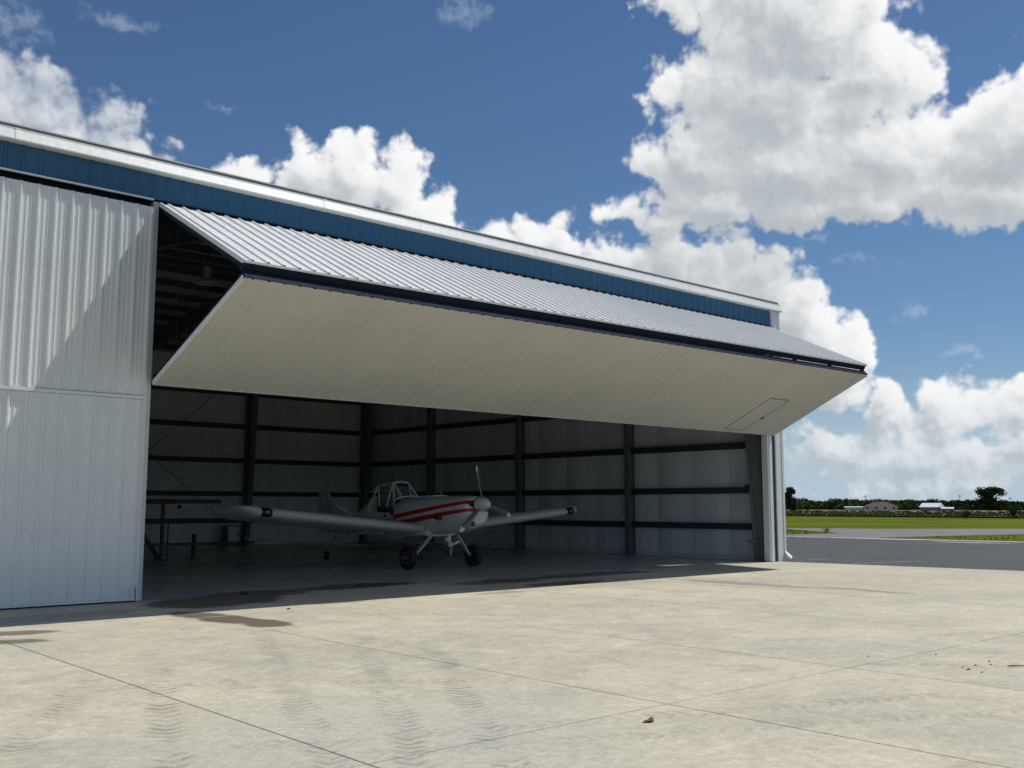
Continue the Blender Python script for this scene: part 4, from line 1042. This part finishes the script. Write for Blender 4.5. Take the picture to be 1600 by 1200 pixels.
# ================================================================== SMALL THINGS ON THE APRON
M_leaf = simple('dead_leaf', (0.20, 0.085, 0.04), 0.7, 0, 0.3, 40)
def leaf(loc, r, rot, label, grpn=None, nm='fallen_leaf', mat=M_leaf, seed=1):
    rr = random.Random(seed); m_ = MB()
    n = 11; outline = []
    for k in range(n):
        th = 2*pi*k/n; q = r*(0.55 + 0.45*abs(cos(th*1.5)))*rr.uniform(0.8, 1.2)
        outline.append(Vector((loc[0] + q*cos(th+rot)*1.25, loc[1] + q*sin(th+rot)*0.8, 0.003 + r*0.55*abs(cos(th))*rr.uniform(0.4, 1.0))))
    c = Vector((loc[0], loc[1], 0.003)); i = 0; m_.v = [tuple(c)] + [tuple(p) for p in outline]
    m_.f = [(0, 1+k, 1+(k+1) % n) for k in range(n)]
    m_.tube([c, c + Vector((cos(rot)*r*1.5, sin(rot)*r*1.5, 0.012))], 0.0025, 5)
    return tag(m_.build(nm, mat, fix=False), label, 'leaf' if 'leaf' in nm else 'debris', grpn)
leaf((6.76, 5.80), 0.060, 0.4, 'curled brown dead leaf lying on the concrete apron near the front')
M_twig = simple('twig_bark', (0.06, 0.05, 0.04), 0.8)
tag(MB().tube([(12.05, 5.02, 0.012), (12.10, 4.97, 0.016), (12.18, 4.93, 0.012), (12.24, 4.88, 0.014)], [0.006, 0.008, 0.006, 0.004], 6).build('twig', M_twig), 'small bent dark twig on the concrete apron at the right edge', 'twig')
peb = [(11.53, 5.23, 0.015, 3.0), (12.30, 5.33, 0.013, 1.5), (11.89, 5.31, 0.013, 1.6), (11.62, 5.34, 0.010, 1.4), (12.08, 5.22, 0.012, 1.5), (11.45, 5.05, 0.011, 1.6)]
def crumb(x_, y_, r, st, seed):
    m_ = MB(); rr = random.Random(seed); rings = []
    for zz, q in ((0.0, 0.75), (0.4, 1.0), (0.8, 0.7), (1.0, 0.2)):
        rings.append([(x_ + r*st*q*cos(2*pi*k/7)*rr.uniform(0.8, 1.15), y_ + r*q*sin(2*pi*k/7)*rr.uniform(0.8, 1.15), 0.001 + zz*r*0.9) for k in range(7)])
    return m_.loft(rings).build('mud_crumb', M_twig)
plb = ['widest flat dark crumb in the mud scatter beside the twig', 'dark mud crumb farthest right, just behind the twig', 'round dark mud crumb in the middle of the scatter left of the twig',
       'tiny mud crumb at the far left of the scatter beside the twig', 'mud crumb between the middle of the scatter and the twig', 'small mud crumb lying nearest the camera in the scatter']
for k, (x_, y_, r, st) in enumerate(peb): tag(crumb(x_, y_, r, st, k), plb[k], 'debris', 'mud crumbs beside the twig')
for k, (x_, y_, r, lb) in enumerate([(12.38, 6.01, 0.012, 'small dark crumb alone on the concrete beyond the mud scatter'), (11.61, 6.48, 0.010, 'tiny dark crumb on the concrete between two slab joints'), (9.18, 16.10, 0.026, 'dark crumb lying on the sunlit concrete close to the shadow of the door')]):
    tag(crumb(x_, y_, r, 1.4, 30+k), lb, 'debris')

# ================================================================== LANDSCAPE BEYOND THE RAMP
def cam_dir(az_deg): a = RAD(az_deg); return Vector((sin(a), cos(a), 0))
def at(az_deg, dist, z=0.0): d = cam_dir(az_deg)*dist; return Vector((d.x, d.y, z))
GZ0 = -0.03
def leaf_cloud(m_, c, rx, ry, rz, n, sz, rr, shell=0.45):
    for _ in range(n):
        while True:
            p = Vector((rr.uniform(-1, 1), rr.uniform(-1, 1), rr.uniform(-1, 1)))
            if shell < p.length <= 1: break
        q = Vector((c[0]+p.x*rx, c[1]+p.y*ry, c[2]+p.z*rz))
        u = Vector((rr.gauss(0, 1), rr.gauss(0, 1), rr.gauss(0, 1)))
        nrm = (p + u*0.6).normalized(); a = nrm.orthogonal().normalized(); a.rotate(Matrix.Rotation(rr.uniform(0, 6.28), 3, nrm)); b_ = nrm.cross(a)
        s = sz*rr.uniform(0.6, 1.4)
        m_.quad(q + a*s, q + b_*s*0.6, q - a*s, q - b_*s*0.6)
def tree(loc, h, w_, seed, label, name='tree', n=2600, leafs=M_oak, low=0.10):
    rr = random.Random(seed)
    r = empty(name, loc, label, 'tree')
    tk = MB(); loc = Vector(loc)
    tk.tube([loc, loc + Vector((0.05*h*rr.uniform(-.3, .3), 0, h*0.25)), loc + Vector((0, 0, h*0.6))], [h*0.035, h*0.028, h*0.012], 9)
    lobes = []
    for k in range(24):
        a = rr.uniform(0, 6.28); zz = rr.uniform(low+0.12, 0.86); q = rr.uniform(0.25, 0.80)
        sh = sqrt(max(0.12, 1 - ((zz-0.48)/0.52)**2))
        c = loc + Vector((cos(a)*w_*0.42*q*sh, sin(a)*w_*0.42*q*sh, h*zz)); lobes.append((c, w_*rr.uniform(0.13, 0.20), h*rr.uniform(0.10, 0.15)))
        tk.tube([loc + Vector((0, 0, h*min(zz*0.55, 0.5))), lerp(loc + Vector((0, 0, h*zz*0.5)), c, 0.6), c], [h*0.012, h*0.008, h*0.003], 5)
    tk.build('trunk', M_bark, r)
    cr = MB()
    for c, rx, rz in lobes: leaf_cloud(cr, c, rx, rx, rz, n//24, h*0.034, rr, 0.2)
    cr.build('crown', leafs, r, fix=False)
    return r
# big broad tree at the right, one behind the corner post
tree(at(66.98, 412, GZ0), 9.4, 14.0, 5, 'big round dark green tree standing alone beyond the field at the right', 'oak_tree', 5200, low=0.0)
tree(at(57.15, 380, GZ0), 9.2, 7.0, 8, 'dark tree partly hidden behind the corner post of the hangar', 'oak_tree', 2600, low=0.0)
# the woodland edge: one continuous mass of trees
rr = random.Random(3); wm = MB()
azd = 54.0
while azd < 84:
    d = rr.uniform(450, 500); h = rr.uniform(3.6, 5.2)*(d/470)*(1.25 if rr.random() < 0.08 else 1); w_ = rr.uniform(8, 13)
    c = at(azd, d)
    for k in range(6):
        q = Vector((rr.uniform(-.5, .5)*w_, rr.uniform(-.5, .5)*w_, 0))
        leaf_cloud(wm, (c.x+q.x, c.y+q.y, h*rr.uniform(0.45, 0.72)), w_*0.34, w_*0.34, h*0.27, 80, 0.62, rr, 0.2)
    leaf_cloud(wm, (c.x, c.y, h*0.30), w_*0.8, w_*0.8, h*0.32, 150, 0.85, rr, 0.05)
    azd += rr.uniform(0.30, 0.60)
wd2 = wm.build('woodland', M_wood, kind='stuff', fix=False); tag(wd2, 'long dark woodland edge along the horizon beyond the crop field', 'woodland')
# crop field: rows of plants behind the mown grass
cm = MB(); rr = random.Random(4)
def crop_base(s): return Vector((162.0 - (s-75)*0.10, s, GZ0))
for row in range(26):
    dx_ = row**1.45*1.35
    step = 0.42 + row*0.10
    s = 40.0
    while s < 250:
        b0 = crop_base(s) + Vector((dx_ + rr.uniform(-.3, .3), rr.uniform(-.3, .3), 0)); h = rr.uniform(0.32, 0.58) + 0.25*max(0, MN.noise((s*0.06, row*0.4, 1.0)))
        a = rr.uniform(0, 3.14); u = Vector((cos(a), sin(a), 0))*rr.uniform(0.18, 0.36)*(1+row*0.08)
        cm.quad(b0 - u*0.6, b0 + u*0.6, b0 + u + Vector((0, 0, h)), b0 - u + Vector((0, 0, h*rr.uniform(.7, 1))))
        s += step*rr.uniform(0.6, 1.4)
tag(cm.build('crop_field', M_crop, kind='stuff', fix=False), 'field of low green and brown crop plants beyond the mown grass', 'crop')
MB().quad((168, -260, 0.20), (168+330, -260, 0.20), (152+330, 480, 0.20), (152, 480, 0.20)).build('field', simple('crop_canopy', (0.115, 0.105, 0.048), 0.9, 0, 0.35, 0.12), kind='structure')
# grass blades on the nearest verges
gm = MB(); rr = random.Random(6)
def verge(poly, n, hmin, hmax):
    xs = [p[0] for p in poly]; ys = [p[1] for p in poly]; k = 0
    while k < n:
        x_, y_ = rr.uniform(min(xs), max(xs)), rr.uniform(min(ys), max(ys)); ins = False; j = len(poly)-1
        for i in range(len(poly)):
            if (poly[i][1] > y_) != (poly[j][1] > y_) and x_ < (poly[j][0]-poly[i][0])*(y_-poly[i][1])/(poly[j][1]-poly[i][1]) + poly[i][0]: ins = not ins
            j = i
        if not ins: continue
        k += 1; h = rr.uniform(hmin, hmax)*(1.8 if rr.random() < 0.03 else 1); a = rr.uniform(0, 6.28); u = Vector((cos(a), sin(a), 0))*rr.uniform(0.03, 0.09); b0 = Vector((x_, y_, GZ0))
        gm.tri(b0 - u, b0 + u, b0 + Vector((rr.uniform(-.08, .08), rr.uniform(-.08, .08), h)))
verge([(53.4, 38.3), (57.2, 37.4), (62.2, 36.8), (64.2, 38.6), (70.5, 46.6), (58, 66), (50, 70)], 2500, 0.03, 0.09)
verge([(54.8, 29.5), (58.7, 29.3), (69.7, 27.3), (91.5, 7.8), (92, -20), (55.8, -20), (55.0, 20)], 3000, 0.03, 0.09)
tag(gm.build('grass', M_blade, kind='stuff', fix=False), 'short mown green grass along the ramp and taxiway', 'grass')
# weeds and bushes
def bush(loc, r, h, seed, label, name='bush', mat=M_wood, n=260):
    rr = random.Random(seed); e = empty(name, loc, label, 'bush'); loc = Vector(loc)
    m_ = MB()
    for k in range(5):
        m_.tube([loc, loc + Vector((rr.uniform(-.5, .5)*r, rr.uniform(-.5, .5)*r, h*0.7))], [h*0.03, h*0.01], 5)
    m_.build('stem', M_bark, e); c = MB()
    for k in range(5): leaf_cloud(c, loc + Vector((rr.uniform(-.45, .45)*r, rr.uniform(-.45, .45)*r, h*rr.uniform(.35, .7))), r*0.6, r*0.6, h*0.34, n//5, h*0.075, rr, 0.2)
    c.build('foliage', mat, e, fix=False)
bush((61.6, 37.1, GZ0), 0.45, 0.42, 2, 'small tuft of weeds at the tip of the left grass verge', 'weed', M_crop, 160)
bush(at(65.85, 168, GZ0), 1.3, 1.5, 3, 'low dark bush at the near edge of the crop field, left of a taller one')
bush(at(68.05, 168, GZ0), 1.3, 2.3, 4, 'taller dark bush at the near edge of the crop field by the right border')
# utility poles
def pole(az_deg, d, h, label):
    r = empty('utility_pole', at(az_deg, d, GZ0), label, 'pole', 'utility poles along the far field'); p = r.location.copy()
    MB().tube([p, p + Vector((0, 0, h))], [0.16, 0.11], 8).build('shaft', M_bark, r)
    dn = Vector((cos(RAD(az_deg)), -sin(RAD(az_deg)), 0))
    MB().obox(p + Vector((0, 0, h-0.45)), dn*0.75, Vector((0, 0, 0.06)), cam_dir(az_deg)*0.06).build('crossarm', M_bark, r)
pole(61.0, 430, 6.1, 'thin utility pole rising behind the brown-roofed house')
pole(65.60, 430, 6.2, 'thin utility pole between the white-roofed barn and the big tree')
pole(67.92, 430, 5.3, 'thin utility pole just right of the big tree')
# buildings far behind the field
M_bw = simple('far_white_wall', (0.62, 0.60, 0.55), 0.7); M_roofw = simple('far_white_roof', (0.72, 0.74, 0.75), 0.4); M_broof = simple('far_brown_roof', (0.075, 0.060, 0.045), 0.9); M_win = simple('far_window', (0.03, 0.035, 0.04), 0.3); M_gbarn = simple('far_grey_wall', (0.20, 0.21, 0.20), 0.8)
def frame_at(az_deg, d, rot=0.0):
    c = at(az_deg, d, GZ0); f_ = cam_dir(az_deg + rot); r_ = Vector((f_.y, -f_.x, 0))
    return c, r_, f_
def house(az_deg, d, wl, dp, hw, hr, name, label, wall, roofm, hip=0.0, rot=0.0, wins=0, gable_front=False):
    c, r_, f_ = frame_at(az_deg, d, rot); e = empty(name, c, label, 'house' if name == 'house' else 'barn' if name == 'barn' else 'shed')
    P = lambda u, v, z: c + r_*u + f_*v + Vector((0, 0, z))
    MB().loft([[P(-wl/2, 0, 0), P(wl/2, 0, 0), P(wl/2, dp, 0), P(-wl/2, dp, 0)], [P(-wl/2, 0, hw), P(wl/2, 0, hw), P(wl/2, dp, hw), P(-wl/2, dp, hw)]]).build('wall', wall, e)
    o = 0.35; m_ = MB(); i = 0
    a = [P(-wl/2-o, -o, hw), P(wl/2+o, -o, hw), P(wl/2+o, dp+o, hw), P(-wl/2-o, dp+o, hw)]; rg = [P(-wl/2-o+hip, dp/2, hw+hr), P(wl/2+o-hip, dp/2, hw+hr)]
    m_.v = [tuple(p) for p in a + rg]; m_.f = [(0, 1, 5, 4), (2, 3, 4, 5), (1, 2, 5), (3, 0, 4), (3, 2, 1, 0)]
    m_.build('roof', roofm, e)
    for k in range(wins):
        u = lerp(-wl/2+1.2, wl/2-1.2, k/max(1, wins-1)); w_ = MB().loft([[P(u-0.45, -0.03, hw*0.40), P(u+0.45, -0.03, hw*0.40), P(u+0.45, -0.03, hw*0.82), P(u-0.45, -0.03, hw*0.82)], [P(u-0.45, 0.05, hw*0.40), P(u+0.45, 0.05, hw*0.40), P(u+0.45, 0.05, hw*0.82), P(u-0.45, 0.05, hw*0.82)]]).build('window', M_win, e)
    return e
house(61.75, 400, 11.5, 8, 1.75, 1.7, 'house', 'low white-walled house with a wide brown roof beyond the field', M_bw, M_broof, 4.0, 0, 4)
house(60.55, 402, 8.5, 5, 1.45, 0.25, 'shed', 'long low white shed joined to the left of the brown-roofed house', M_bw, M_roofw, 0.3)
house(64.10, 400, 6.2, 7, 1.5, 1.5, 'barn', 'grey barn with a bright white metal roof in the middle distance', M_gbarn, M_roofw, 0.0, 18)
house(65.0, 398, 3.6, 3, 1.0, 0.5, 'shed', 'tiny open shed with a white roof right of the barn', M_gbarn, M_roofw, 0.0)
